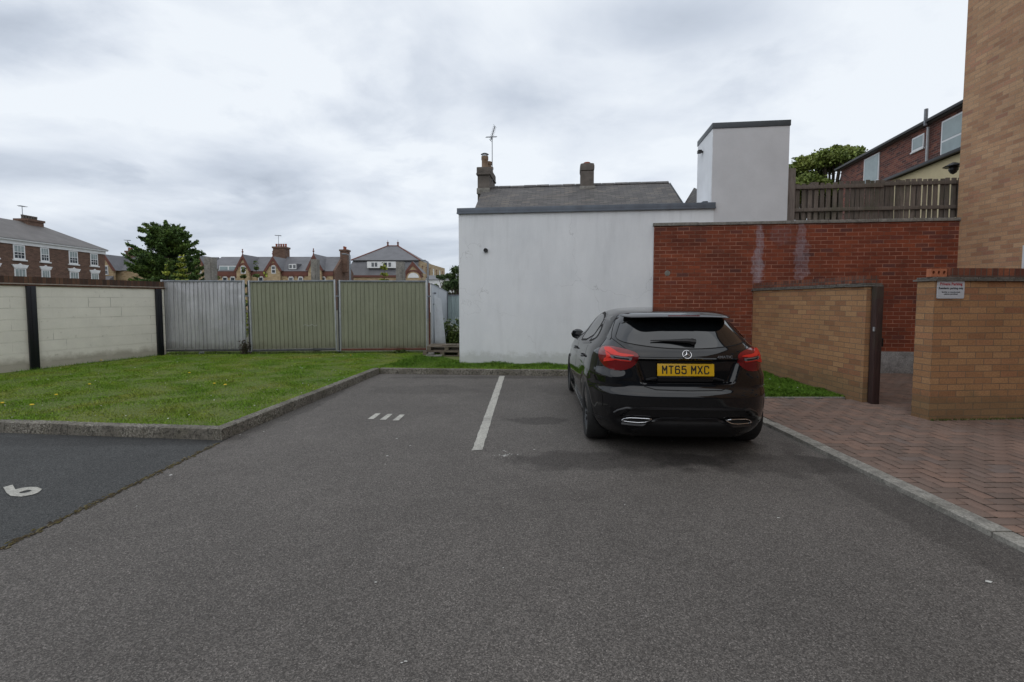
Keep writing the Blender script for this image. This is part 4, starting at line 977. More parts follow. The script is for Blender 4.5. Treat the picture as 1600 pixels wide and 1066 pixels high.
# loose perforated brick
A = Vector((5.173, 5.755)); an = math.atan2(.265, 3.487)
t = thing('loose_brick', 'orange perforated brick lying on its side on the sign wall', 'brick', (5.205, 5.80, 1.79), an + R(-3))
def holed(w_, h_, d_, holes, r0):
    bm = bmesh.new(); N = 14; V0 = {}
    mb = MB(); n = len(holes); xs = [-w_ / 2 + w_ * i / n for i in range(n + 1)]
    for i in range(n):
        cx_, cz_ = (xs[i] + xs[i + 1]) / 2, h_ / 2; K = 24; ring = [(cx_ + r0 * .85 * cos(2 * pi * j / K), cz_ + r0 * 1.25 * sin(2 * pi * j / K)) for j in range(K)]
        sq = []
        hw, hh = (xs[i + 1] - xs[i]) / 2, h_ / 2
        for j in range(K):
            c_, s_ = cos(2 * pi * j / K), sin(2 * pi * j / K); k_ = 1 / max(abs(c_) , abs(s_)); sq.append((cx_ + c_ * k_ * hw, cz_ + s_ * k_ * hh))
        for y in (0, d_):
            V = [(x, y, z) for x, z in ring] + [(x, y, z) for x, z in sq]
            mb.add(V, [(j, (j + 1) % K, K + (j + 1) % K, K + j) for j in range(K)])
        V = [(x, 0, z) for x, z in ring] + [(x, d_, z) for x, z in ring]; mb.add(V, [(j, (j + 1) % K, K + (j + 1) % K, K + j) for j in range(K)])
    a, b = -w_ / 2, w_ / 2
    mb.add([(a, 0, 0), (b, 0, 0), (b, d_, 0), (a, d_, 0), (a, 0, h_), (b, 0, h_), (b, d_, h_), (a, d_, h_)], [(0, 3, 2, 1), (4, 5, 6, 7), (1, 2, 6, 5), (3, 0, 4, 7)])
    bm.free(); return mb
M_obrick = plain('orange_brick', (.42, .15, .075), .85, .15, 30, bump=.5)
holed(.20, .100, .065, [0, 1, 2], .019).build('brick_body', M_obrick, t)
mb = MB(); mb.box(-.09, .09, .0655, .067, .01, .09); mb.build('hole_shade_back', M_dark, t)  # near-black sheet closing the holes, painted in place of their inner shade
# the sign
p = (5.317, 5.755 + .144 * .076 - .008)
sg = thing('parking_sign', 'white private parking sign screwed to the tan brick wall', 'sign', (p[0], p[1], 1.632), an)
mb = MB(); r_ = .012; pts = []
for (cx_, cz_, a0) in ((.165, .094, 0), (-.165, .094, 90), (-.165, -.094, 180), (.165, -.094, 270)):
    for q in range(5): a = R(a0 + q * 22.5); pts.append((cx_ + r_ * cos(a) - (0), -.004, cz_ + r_ * sin(a)))
mb.extr(pts, (0, .008, 0)); mb.build('plate', M_signw, sg)
def SM(x, z): return Matrix.Translation((x, -.0052, z)) @ Matrix.Rotation(R(90), 4, 'X')
text_obj('heading', 'Private Parking', .046, M_signred, sg, SM(0, .068), .0012, ext=.0006)
text_obj('lettering', 'Residents parking only', .033, M_signdark, sg, SM(0, .018), .0010, ext=.0006)
text_obj('small_print', 'Strictly no unauthorised', .023, M_signdark, sg, SM(0, -.028), .0004, ext=.0006)
text_obj('small_print', 'vehicles permitted', .023, M_signdark, sg, SM(0, -.052), .0004, ext=.0006)

# ================================================================== TAN APARTMENT BUILDING (right)
A = Vector((8.797, 9.47)); B = Vector((7.42, -13.5)); an = math.atan2(B.y - A.y, B.x - A.x); L = (B - A).length
ab = thing('apartment_building', 'tall plain tan brick apartment building along the right edge', 'building', (A.x, A.y, 0), an)
mb = MB(); mb.box(0, L, 0, 9, -.03, 11.5); mb.build('wall', M_tan_b, ab)
mb = MB(); mb.box(-.1, L + .1, -.12, 9.1, 11.503, 11.8); mb.build('roof', M_lead_d, ab)
mb = MB(); mb.box(L - 4.0, L + 5, -36, -.005, -.03, 4.6); mb.build('added_reflection_wing', plain('reflection_blue_grey', (.16, .18, .21), .9, .1, 1), ab)  # unseen wing added behind the camera, only for the car to reflect
for i, s in enumerate((1.345, 5.0, 8.6, 12.2)):
    for z in (1.30, 4.2, 7.1):
        if i == 0 and z > 2: continue
        mb = MB(); mb.box(s, s + 1.2, -.02, -.001, z, z + 1.14); wf = mb.build('window', M_white, ab)
        mb = MB(); mb.box(s + .05, s + .58, -.026, -.021, z + .05, z + 1.09); mb.box(s + .62, s + 1.15, -.026, -.021, z + .05, z + 1.09); mb.build('pane', M_glass, wf)

# ================================================================== RED BRICK HOUSES behind the fence
P_, Q_ = Vector((14.356, 21)), Vector((13.26, 14.5)); dv = (Q_ - P_).normalized(); an = math.atan2(dv.y, dv.x)
rt = thing('brick_terrace', 'dark red brick house with white windows rising behind the wooden fence', 'house', (P_.x, P_.y, 0), an)
SP = lambda y: (21 - y) / -dv.y * 1.0
L = 8.6
mb = MB(); mb.box(0, L, 0, 5, 2.2, 7.20); mb.build('wall', M_rb2, rt)
mb = MB(); mb.extr([(-.12, -.14, 7.16), (-.12, -.14, 7.27), (-.12, 2.5, 7.75), (-.12, 5.1, 7.3), (-.12, 5.1, 7.2)], (L + .3, 0, 0)); mb.build('roof', M_fslate2, rt)
mb = MB(); mb.box(-.14, L + .2, -.22, -.14, 7.18, 7.27); mb.build('gutter', M_black, rt, bevel=.01)
def rwin(s0, s1, z0, z1, split=None, name='window'):
    mb = MB(); mb.box(s0, s1, -.03, -.001, z0, z1); wf = mb.build(name, M_white, rt)
    f_ = .055; zs = [(z0 + f_, z1 - f_)] if not split else [(z0 + f_, split - .03), (split + .03, z1 - f_)]
    for a, b in zs:
        mb = MB(); mb.box(s0 + f_, s1 - f_, -.036, -.031, a, b); mb.build('pane', M_glass_t, wf)
    mb = MB(); mb.box(s0 - .03, s1 + .03, -.06, -.001, z0 - .05, z0 - .003); mb.build('sill', M_whitestone, wf)
rwin(SP(19.2), SP(18.2), 6.05, 7.10); rwin(SP(16.36), SP(15.78), 6.51, 6.97); rwin(SP(15.0), SP(13.7), 5.75, 7.03, 6.40)
mb = MB(); s = SP(15.5); mb.tube([(s, -.09, 5.9), (s, -.09, 7.05)], .04, 8); mb.build('downpipe', M_steel_l, rt, True)
mb = MB(); mb.tube([(s + .02, -.18, 7.1), (s + .02, -.18, 7.62)], .055, 8); mb.build('flue', M_steel, rt, True)
# cream extension
ex = thing('cream_extension', 'low cream rendered extension with a black sloping roof edge against the brick house', 'extension', (P_.x, P_.y, 0), an)
sa_, sb_ = SP(16.95), SP(12.6)
mb = MB(); mb.box(sa_, sb_, -.32, -.04, 2.4, 5.72); mb.build('wall', M_cream, ex)
mb = MB(); mb.extr([(sa_ - .12, -.42, 5.73), (sa_ - .12, -.05, 5.82), (sa_ - .12, -.05, 5.90), (sa_ - .12, -.42, 5.82)], (sb_ - sa_ + .3, 0, 0)); mb.build('roof', M_slate, ex)
mb = MB(); mb.box(sa_ - .14, sb_ + .2, -.50, -.422, 5.72, 5.82); mb.build('gutter', M_black, ex, bevel=.01)
t = thing('wall_lantern', 'black lantern on the cream extension next to the tan building', 'lantern', (0, 0, 0))
p = at(1490, 260, 13.3); t.location = (p[0], p[1], p[2])
mb = MB(); mb.lathe([(.0, .11), (.05, .10), (.24, .0), (.22, -.02), (.0, .0)], n=8); mb.build('hood', M_black, t)
mb = MB(); mb.lathe([(.10, -.01), (.11, -.1), (.06, -.19), (0, -.22)], n=8); mb.build('lamp_body', M_black, t)
mb = MB(); mb.tube([(0, 0, .05), (.32, .1, .12), (.62, .15, .12)], .015, 6); mb.build('arm', M_black, t)

# ================================================================== DISTANT BUILDINGS
# --- three-storey brick terrace on the left
XE = at(163, 393, 72)[0]
bt = thing('georgian_terrace', 'three storey brown brick terrace with white sash windows at the far left', 'building', (XE, 72, 0), R(-90 + .8))
# local: x runs towards the camera, -y faces the car park? (face at y=0, body to -y)
zE = 9.0; LT = 40
mb = MB(); mb.box(0, LT, -11, 0, 0, zE - .55); mb.build('wall', M_rb, bt)
mb = MB(); mb.box(-.1, LT + .1, -11.1, .12, zE - .545, zE - .1); mb.box(-.3, LT + .1, -11.3, .35, zE - .095, zE + .1); mb.build('cornice', M_whitestone, bt)
mb = MB(); rz = 12.3
mb.add([(-.4, .45, zE + .11), (LT, .45, zE + .11), (LT, -5.5, rz), (4.6, -5.5, rz), (-.4, -11.4, zE + .11), (LT, -11.4, zE + .11)], [(0, 1, 2, 3), (0, 3, 4), (4, 3, 2, 5)]); mb.build('roof', M_fslate2, bt)
def stack(par, x0, x1, y0, y1, z0, z1, npots, mat=M_rb, pot=M_potred, aer=True):
    ch = MB(); ch.box(x0, x1, y0, y1, z0, z1); ch.box(x0 - .12, x1 + .12, y0 - .12, y1 + .12, z1 + .003, z1 + .3); c_ = ch.build('chimney', mat, par)
    for i in range(npots):
        f_ = (i + .5) / npots; lx = (x1 - x0) >= (y1 - y0); x = x0 + (x1 - x0) * (f_ if lx else .5); y = y0 + (y1 - y0) * (.5 if lx else f_)
        mb = MB(); mb.lathe([(.17, z1 + .3), (.14, z1 + .6), (.17, z1 + .62), (.17, z1 + .85), (.1, z1 + .85)], (x, y, 0), n=8); mb.build('pot', pot, c_, True)
    if aer:
        mb = MB(); x = (x0 + x1) / 2; mb.tube([(x, y0, z1), (x, y0, z1 + 2.2)], .04, 5); mb.tube([(x - .6, y0, z1 + 2.2), (x + .5, y0, z1 + 2.1)], .05, 5)
        for q in range(5): mb.tube([(x - .5 + q * .22, y0 - .3, z1 + 2.17), (x - .5 + q * .22, y0 + .3, z1 + 2.17)], .03, 4)
        mb.build('aerial', M_steel, c_)
    return c_
yx = lambda px: 72 - (XE / ((px - 800) / 740.)) * cos(_p) if False else 72 - abs(XE) / (abs(px - 800) / 740.)
def tx(px): # distance along the terrace for a column of the picture, near the horizon
    return 72 - abs(XE) * 740 / (800 - px) + 0.0
stack(bt, 4.4, 6.6, -6.4, -4.6, 10.4, 12.4, 6, M_rb, M_chim)
for i, (p0, p1) in enumerate(((144.7, 156.5), (111, 125), (66.4, 80), (23.6, 42.2), (-24, 0), (-85, -57))):
    s0, s1 = tx(p1), tx(p0)
    c_ = (s0 + s1) / 2; hw = (s1 - s0) / 2; hw = min(hw, .85) if i < 4 else .8
    for (z0, z1, top) in ((6.62, 8.44, True), (3.1, 5.55, False), (.6, 2.3, False)):
        if z0 < 1 and i < 0: continue
        mb = MB(); mb.box(c_ - hw, c_ + hw, .002, .05, z0, z1 - .002); wf = mb.build('window', M_whitestone, bt)
        mb = MB(); mb.box(c_ - hw + .14, c_ + hw - .14, .051, .058, z0 + .16, (z0 + z1) / 2 - .04); mb.build('pane', M_glass, wf)
        mb = MB(); mb.box(c_ - hw + .14, c_ + hw - .14, .051, .058, (z0 + z1) / 2 + .04, z1 - .14); mb.build('pane', M_glass_l, wf)
        mb = MB()
        for q in (-.33, .33): mb.box(c_ + q * (hw - .14) - .025, c_ + q * (hw - .14) + .025, .059, .066, z0 + .16, z1 - .14)
        mb.box(c_ - hw + .14, c_ + hw - .14, .059, .066, z0 + .55, z0 + .60); mb.build('glazing_bar', M_whitestone, wf)
        mb = MB(); mb.box(c_ - hw - .15, c_ + hw + .15, .002, .16, z0 - .18, z0 - .003); mb.build('sill', M_whitestone, wf)
        mb = MB()
        if top: mb.extr([(c_ - hw - .05, .002, z1), (c_ + hw + .05, .002, z1), (c_ + hw + .32, .002, z1 + .60 - .55 + .0 + .0 if False else zE - .56), (c_ - hw - .32, .002, zE - .56)], (0, .10, 0)) if zE - .56 > z1 else None
        else: mb.extr([(c_ - hw - .05, .002, z1), (c_ + hw + .05, .002, z1), (c_ + hw + .3, .002, z1 + .42), (c_ + .2, .002, z1 + .46), (c_, .002, z1 + .62), (c_ - .2, .002, z1 + .46), (c_ - hw - .3, .002, z1 + .42)], (0, .12, 0))
        if mb.v: mb.build('lintel', M_whitestone, wf)

def far(name, label, cat, Y): return thing(name, label, cat, (0, Y, 0))
def FX(px, py, Y): p = at(px, py, Y); return p[0], p[2]
def gable(par, Y, ax, ay, lx, rx, by, wallm, proj=.6, bottom=0, win=True, depth=5, finial=True):
    "projecting gable: apex px (ax,ay), base px lx..rx at by"
    X, Z_ = FX(ax, ay, Y); X0, Zb = FX(lx, by, Y); X1, _ = FX(rx, by, Y); y = -proj
    w_ = .28 * (X1 - X0) / 2.6
    mb = MB(); mb.extr([(X0 + w_, y, bottom), (X1 - w_, y, bottom), (X1 - w_, y, Zb), (X, y, Z_ - w_ * 1.3), (X0 + w_, y, Zb)], (0, .4, 0)); g_ = mb.build('gable', wallm, par)
    mb = MB(); mb.extr([(X0 - .1, y - .15, Zb - .1), (X0 + w_ * 1.1, y - .15, Zb - .1), (X, y - .15, Z_ - w_ * 1.9), (X1 - w_ * 1.1, y - .15, Zb - .1), (X1 + .1, y - .15, Zb - .1), (X, y - .15, Z_ + .08)], (0, .14, 0)); mb.build('bargeboard', M_rt, g_)
    mb = MB(); mb.add([(X0 - .1, y - .1, Zb), (X, y - .1, Z_ + .1), (X1 + .1, y - .1, Zb), (X0 - .1, depth, Zb), (X, depth, Z_ + .1), (X1 + .1, depth, Zb)], [(0, 1, 4, 3), (1, 2, 5, 4)]); mb.build('gable_roof', M_fslate, g_)
    if finial: mb = MB(); mb.lathe([(.12, Z_), (.06, Z_ + .3), (.18, Z_ + .5), (.05, Z_ + .7), (.12, Z_ + .85), (0, Z_ + 1.)], (X, y, 0), n=6); mb.build('finial', M_rt, g_)
    return g_
def fwin(par, Y, x0, x1, y0, y1, off, arch=False, split=True, panem=None, cols=1):
    X0, Zt = FX(x0, y0, Y); X1, Zb = FX(x1, y1, Y); yy = off
    mb = MB(); mb.box(X0, X1, yy - .08, yy - .002, Zb, Zt); wf = mb.build('window', M_whitestone, par)
    fr = .14; zm = (Zt + Zb) / 2; cw = (X1 - X0) / cols
    for c_ in range(cols):
        a, b = X0 + c_ * cw + fr * .7, X0 + (c_ + 1) * cw - fr * .7
        for (za, zb) in (((Zb + fr, zm - .06), (zm + .06, Zt - fr)) if split else ((Zb + fr, Zt - fr),)):
            mb = MB(); mb.box(a, b, yy - .088, yy - .081, za, zb); mb.build('pane', panem or M_glass, wf)
    if arch:
        n = 8; r = (X1 - X0) / 2 + .22; c_ = (X0 + X1) / 2
        P = [(c_ + r * cos(pi * i / n), yy - .1, Zt - .15 + r * sin(pi * i / n)) for i in range(n + 1)] + [(c_ - (r - .25) * cos(pi * i / n), yy - .1, Zt - .15 + (r - .25) * sin(pi * i / n)) for i in range(n + 1)]
        mb = MB(); mb.extr(P, (0, .09, 0)); mb.build('arch', M_rt, wf)
    return wf
# --- yellow brick terrace with gables
Y = 78; yt = far('yellow_terrace', 'yellow brick terrace with three red trimmed gables beyond the hoardings', 'building', Y)
xl, ze = FX(322, 424, Y); xr, _ = FX(519.8, 424, Y); _, zr = FX(430, 401, Y + 4)
mb = MB(); mb.box(xl, xr, 0, 9, 0, ze - .3); mb.build('wall', M_yb, yt)
mb = MB(); mb.box(xl - .1, xr + .1, -.15, -.003, ze - .75, ze - .003); mb.build('eaves_band', M_rt, yt)
mb = MB(); mb.extr([(xl - .1, -.2, ze), (xl - .1, 4.5, zr), (xl - .1, 9.2, ze)], (xr - xl + .15, 0, 0)); mb.build('roof', M_fslate, yt)
mb = MB(); mb.extr([(xr + .06, 0, 0), (xr + .06, 0, ze + .1), (xr + .06, 4.5, zr + .35), (xr + .06, 9.0, ze + .1), (xr + .06, 9.0, 0)], (.35, 0, 0)); mb.build('end_wall', M_rb, yt)
g1 = gable(yt, Y, 382.4, 399, 370, 395, 423.5, M_yb); fwin(g1, Y, 379.5, 387.5, 416, 428, -.6, True)
g2 = gable(yt, Y, 429.3, 402, 416, 443, 423.5, M_yb); fwin(g2, Y, 427, 434, 415.5, 428, -.6, True)
g3 = gable(yt, Y, 492.3, 398, 481, 507, 422.5, M_yb); fwin(g3, Y, 490.5, 497, 416, 427, -.6, True)
def dormer(par, Y, x0, x1, y0, y1, cols, panem):
    X0, Zt = FX(x0, y0, Y); X1, Zb = FX(x1, y1, Y); mb = MB(); mb.extr([(X0 - .15, .3, Zb), (X0 - .15, .3, Zt + .05), (X0 - .15, 3.2, Zt + .15), (X0 - .15, 3.2, Zb)], (X1 - X0 + .3, 0, 0)); dm = mb.build('dormer', M_fslate, par)
    fwin(dm, Y, x0, x1, y0, y1, .3, False, False, panem, cols)
dormer(yt, Y, 341, 370, 415.2, 423, 2, M_glass_t); dormer(yt, Y, 450, 462, 412.5, 420.5, 2, M_glass)
X0, Z0 = FX(428.5, 402, Y + 4); X1, Z1 = FX(446.5, 388.5, Y + 4); stack(yt, X0, X1, 3.6, 5.4, Z0 - .6, Z1, 5)
X0, Z0 = FX(526.5, 401, Y + 3); X1, Z1 = FX(537.5, 392.5, Y + 3); stack(yt, xr + .1, xr + .1 + (X1 - X0), 3.2, 4.6, ze, Z1, 2, aer=False)
for q in (352, 364, 408, 455, 470, 505): fwin(yt, Y, q - 4, q + 4, 432.5, 446, 0, True)
# --- gabled house left of the conifer
Y = 82; yh = far('gabled_house', 'yellow brick house with a red trimmed gable between the terrace and the conifer', 'house', Y)
xl, ze = FX(160, 421, Y); xr, _ = FX(322, 421, Y); _, zr = FX(200, 402, Y + 4)
mb = MB(); mb.box(xl, xr, 0, 8, 0, ze - .2); mb.build('wall', M_yb, yh)
mb = MB(); mb.extr([(xl - .2, -.2, ze - .19), (xl - .2, 4, zr), (xl - .2, 8.2, ze - .19)], (xr - xl, 0, 0)); mb.build('roof', M_fslate, yh)
gh = gable(yh, Y, 173.5, 399.5, 161, 189.5, 423.5, M_yb, 1.2, finial=False); fwin(gh, Y, 172, 179, 416, 430, -1.2, False)
X0, Zb = FX(167, 431.5, Y); X1, Zt = FX(187, 434.5, Y); mb = MB(); mb.extr([(X0, -2.2, Zt - .4), (X0, -1.21, Zt + .3), (X0, -1.21, Zt - .4)], (X1 - X0, 0, 0)); mb.build('bay_roof', M_fslate, yh)
X0, Z0 = FX(200, 404, Y + 4); X1, Z1 = FX(208, 395, Y + 4); stack(yh, X0, X1, 3.5, 4.6, ze, Z1, 2)
gh2 = gable(yh, Y, 318, 401, 305, 331, 425, M_yb, 1.2, finial=False); fwin(gh2, Y, 316, 322, 418, 428, -1.2, False)
# --- hipped building
Y = 95; hb = far('hipped_building', 'large yellow brick building with a hipped slate roof and white dormer band', 'building', Y)
xl, ze = FX(540, 428, Y); xr, _ = FX(662, 428, Y); xe0, zm = FX(549, 406, Y); xe1, _ = FX(652.5, 406, Y); 
xa, zA = FX(606, 384.5, Y + 9); xb, _ = FX(621.8, 384.5, Y + 9)
mb = MB(); mb.box(xl, xr - 1.2, 0, 24, 0, ze - .3); mb.build('wall', M_yb, hb)
mb = MB(); mb.box(xl, xr - 1.1, -.2, -.003, ze - .7, ze - .303); mb.build('eaves_band', M_rt, hb)
mb = MB(); mb.add([(xl - .2, -.2, ze - .3), (xe1, -.2, ze - .3), (xe1, 1.2, zm), (xe0, 1.2, zm)], [(0, 1, 2, 3)]); mb.add([(xl - .2, 20, ze - .3), (xe0, 20, zm)], []); mb.add([(xl - .2, -.2, ze - .3), (xe0, 1.2, zm), (xe0, 20, zm), (xl - .2, 20, ze - .3)], [(0, 1, 2, 3)]); mb.build('mansard_roof', M_fslate, hb)
mb = MB(); mb.box(xe0 + .2, xe1 - .05, 1.25, 24, ze - .29, zm - .05); mb.build('upper_wall', M_yb, hb)
mb = MB(); mb.add([(xe0 - .3, .9, zm), (xe1 + .3, .9, zm), (xb, 9, zA), (xa, 9, zA), (xe1 + .3, 24, zm), (xe0 - .3, 24, zm), (xb, 16, zA), (xa, 16, zA)], [(0, 1, 2, 3), (1, 4, 6, 2), (0, 3, 7, 5), (4, 5, 7, 6), (2, 6, 7, 3)]); mb.build('roof', M_fslate, hb)
mb = MB()
for (a, b) in (((xe0 - .3, .9, zm), (xa, 9, zA)), ((xe1 + .3, .9, zm), (xb, 9, zA)), ((xa, 9, zA), (xb, 9, zA))): mb.tube([a, b], .16, 6)
mb.build('ridge_tiles', M_rt, hb)
for x in (xa, xb): mb = MB(); mb.lathe([(.25, zA), (.15, zA + .5), (.3, zA + .7), (.05, zA + .9), (0, zA + 1.5)], (x, 9, 0), n=6); mb.build('finial', M_rt, hb)
mb = MB(); mb.box(xe0, xe1, .82, .9, zm - .25, zm - .02); mb.build('gutter', M_black, hb)
X0, Zt = FX(574, 409, Y); X1, Zb = FX(619, 419, Y); mb = MB(); mb.box(X0, X1, -.25, 1.1, Zb, Zt); dm = mb.build('dormer', M_whitestone, hb)
for (a, b) in ((581, 585), (586.3, 590), (601, 605), (607.5, 611.5)):
    xa_, _ = FX(a, 415, Y); xb_, _ = FX(b, 415, Y); mb = MB(); mb.box(xa_, xb_, -.27, -.252, Zb + .25, Zt - .2); mb.build('pane', M_glass, dm)
gb = gable(hb, Y, 647, 410, 634, 662, 427.5, M_yb, 1.3, finial=False, depth=3)
X, Z_ = FX(648, 434, Y); mb = MB(); mb.extr([(X + 1.1 * cos(pi * i / 8), -1.36, Z_ - .1 + 1.0 * sin(pi * i / 8)) for i in range(9)], (0, .05, 0)); mb.build('fanlight', M_whitestone, gb)
mb = MB(); P = [(X + 1.75 * cos(pi * i / 8), -1.36, Z_ - .1 + 1.6 * sin(pi * i / 8)) for i in range(9)] + [(X - 1.4 * cos(pi * i / 8), -1.36, Z_ - .1 + 1.25 * sin(pi * i / 8)) for i in range(9)]; mb.extr(P, (0, .05, 0)); mb.build('arch', M_rt, gb)
# side wing receding on the right
Xs, zt_ = FX(653.5, 407.5, Y); Xf, zf = FX(677, 415, Y + 26)
sd_ = MB(); Lq = math.dist((Xs, 0), (Xs + 2.6, 26)); sd_.extr([(Xs + .02, 1.3, 0), (Xs + 1.9, 24, 0), (Xs + 1.9, 24, zm - .1), (Xs + .02, 1.3, zm - .1)], (-.4, 0, 0)); sw_ = sd_.build('side_wall', M_yb, hb)
for i in range(7):
    y = 3.0 + i * 3.0; x = Xs + .04 + (y - 1.3) / 22.7 * 1.88; mb = MB(); mb.box(x - .02, x + .07, y, y + 1.2, zm - 3.3, zm - 1.0); wf = mb.build('window', M_whitestone if i in (3, 5) else M_rt, sw_)
    mb = MB(); mb.box(x + .071, x + .08, y + .15, y + 1.05, zm - 3.1, zm - 1.2); mb.build('pane', M_glass_l if i in (3, 5) else M_yb, wf)
# small grey roofs beyond
t = far('low_outbuilding', 'low pale house with a grey roof far behind the end of the hoardings', 'house', 60)
X0, Zt = FX(664, 428.5, 60); X1, Zb = FX(690, 437, 60)
mb = MB(); mb.extr([(X0, 0, Zb), (X0, 3, Zt), (X0, 6, Zb)], (X1 - X0 + 8, 0, 0)); mb.build('roof', M_fslate, t)
mb = MB(); mb.box(X0 + .1, X1 + 7.8, .2, 5.8, 0, Zb - .003); mb.build('wall', M_whitestone, t)
# street lamps
def lamp(px, py, Y, dx, label, head=.9):
    p = at(px, py, Y); t = thing('street_lamp', label, 'street lamp', (p[0], Y, 0), 0, 'street lamps behind the hoardings'); H = p[2]
    mb = MB(); mb.tube([(0, 0, 0), (0, 0, 1.2), (0, 0, H)], [.11, .09, .07], 10); mb.build('pole', M_steel, t, True)
    mb = MB(); mb.tube([(0, 0, H - .02), (dx * .5, 0, H + .06), (dx, 0, H + .08)], .04, 6); mb.build('arm', M_steel, t, True)
    mb = MB(); mb.box(dx - .28 if dx < 0 else dx - .1, dx + .1 if dx < 0 else dx + .28, -.09, .09, H + .05, H + .16); mb.build('lamp_head', M_steel, t, bevel=.03)
    return t
lamp(546.5, 399, 42, -.4, 'grey street lamp with a short arm behind the gap between the olive hoardings')
lamp(668.5, 409, 40, -.28, 'grey street lamp with a camera on top at the right end of the hoardings')

# ================================================================== THE CAR
def herm(tab, z):
    xs = [a for a, b in tab]; ys = [b for a, b in tab]; n = len(xs)
    if z <= xs[0]: return ys[0]
    if z >= xs[-1]: return ys[-1]
    i = max(k for k in range(n - 1) if xs[k] <= z)
    h = xs[i + 1] - xs[i]; D = [(ys[k + 1] - ys[k]) / (xs[k + 1] - xs[k]) for k in range(n - 1)]
    def sl(k):
        if k == 0: return D[0]
        if k == n - 1: return D[-1]
        return 0 if D[k - 1] * D[k] <= 0 else 2 * D[k - 1] * D[k] / (D[k - 1] + D[k])
    t = (z - xs[i]) / h
    return ys[i] * (2 * t ** 3 - 3 * t * t + 1) + ys[i + 1] * (-2 * t ** 3 + 3 * t * t) + h * (sl(i) * (t ** 3 - 2 * t * t + t) + sl(i + 1) * (t ** 3 - t * t))
TYR = [(.17, .20), (.24, .11), (.32, .055), (.42, .02), (.52, .004), (.60, .004), (.635, .018), (.660, .045), (.675, .062), (.70, .070), (.80, .074), (.90, .072), (.945, .066), (.965, .060), (.99, .068), (1.03, .092), (1.06, .125), (1.20, .255), (1.32, .385), (1.35, .43), (1.38, .50), (1.395, .64), (1.405, .85), (1.412, 1.1), (1.417, 1.4), (1.42, 1.75)]
TYF = [(.17, 4.12), (.24, 4.22), (.35, 4.28), (.5, 4.29), (.62, 4.26), (.72, 4.18), (.80, 4.02), (.87, 3.75), (.93, 3.42), (.975, 3.18), (1.02, 3.04), (1.1, 2.90), (1.2, 2.70), (1.3, 2.45), (1.35, 2.28), (1.38, 2.15), (1.395, 2.06), (1.405, 2.0), (1.412, 1.95), (1.417, 1.9), (1.42, 1.85)]
TW = [(.17, .80), (.22, .835), (.30, .868), (.42, .882), (.55, .888), (.66, .893), (.76, .892), (.85, .878), (.91, .868), (.95, .858), (.99, .842), (1.03, .815), (1.06, .785), (1.1, .748), (1.2, .685), (1.30, .618), (1.35, .565), (1.38, .505), (1.395, .45), (1.405, .38), (1.412, .28), (1.417, .15), (1.42, .02)]
levels = sorted(set([round(.17 + .0085 * i, 4) for i in range(int((1.385 - .17) / .0085) + 1)] + [1.388, 1.395, 1.40, 1.405, 1.409, 1.412, 1.4145, 1.417, 1.419, 1.42]))
NR, NSd, NM = 96, 26, 70
def sq(u, v, n):
    k = (abs(u) ** n + abs(v) ** n) ** (1. / n); return u / k, v / k
rearU = [(-1, -i / NSd) for i in range(NSd)] + [(-1 + 2 * i / NR, -1) for i in range(NR + 1)] + [(1, -1 + (i + 1) / NSd) for i in range(NSd)]
NF = 50; frontU = [(1, i / NSd) for i in range(1, NSd)] + [(1 - 2 * i / NF, 1) for i in range(NF + 1)] + [(-1, 1 - i / NSd) for i in range(1, NSd)]
sst = lambda a, b, x: (lambda t: t * t * (3 - 2 * t))(min(1, max(0, (x - a) / (b - a))))
def ring(z):
    yr, yf, W = herm(TYR, z), herm(TYF, z), herm(TW, z); Ln = yf - yr
    ar = min(.90, Ln * .45); af = min(1.1, Ln * .45); nr = 3.5; nf = 3.0
    P = []
    for u, v in rearU:
        a, b = sq(u, v, nr); P.append((a * W, yr + ar + b * ar))
    for i in range(1, NM): P.append((W, (yr + ar) + (yf - af - yr - ar) * i / NM))
    for u, v in [(1, 0)] + frontU + [(-1, 0)]:
        a, b = sq(u, v, nf); P.append((a * W, yf - af + b * af))
    for i in range(NM - 1, 0, -1): P.append((-W, (yr + ar) + (yf - af - yr - ar) * i / NM))
    out = []
    for x, y in P:
        dy = 0; dx = 0
        if y < 1.2 and z < 1.1:
            ax = abs(x); rec = (1 - sst(.40 + (z - .74) * .30, .455 + (z - .74) * .30, ax)) * sst(.715, .74, z) * (1 - sst(.925, .948, z)); dy += .042 * rec
            # tailgate sits inside the bumper line only between the lamps; the bumper shoulder climbs to the lamps
            sh = sst(.50, .74, ax) * sst(.64, .70, z) * (1 - sst(.76, .86, z)); dy -= .038 * sh
            # lower bumper relief
            up = sst(.485, .50, z + .10 * sst(.5, .66, ax)) ; lowr = (1 - up) * sst(.33, .37, z) * (1 - sst(.60, .70, ax)); dy += .022 * lowr
            cen = (1 - sst(.20, .40, ax - (.40 - z) * .6)) * (1 - sst(.385, .405, z)); dy += .03 * cen
        if .3 < z < 1.0 and .9 < y < 3.4:   # side sculpting: crease high, hollow low
            f_ = sst(.9, 1.3, y) * (1 - sst(3.0, 3.4, y)); dx -= .022 * f_ * math.exp(-((z - .52) / .12) ** 2); dx += .006 * f_ * math.exp(-((z - .80) / .02) ** 2)
        # arch flares
        for yc in (.78, 3.48):
            rr = math.hypot(y - yc, z - .32); dx += .014 * math.exp(-((rr - .37) / .05) ** 2) * sst(.60, .82, abs(x))
        tp = 1 - .025 * ((y - 2.0) / 2.1) ** 2 - (.05 * sst(2.6, 4.2, y) if z > .6 else 0)
        out.append(((x + math.copysign(dx, x)) * tp, y + dy, z))
    return out
rings = [ring(z) for z in levels]; NP = len(rings[0])
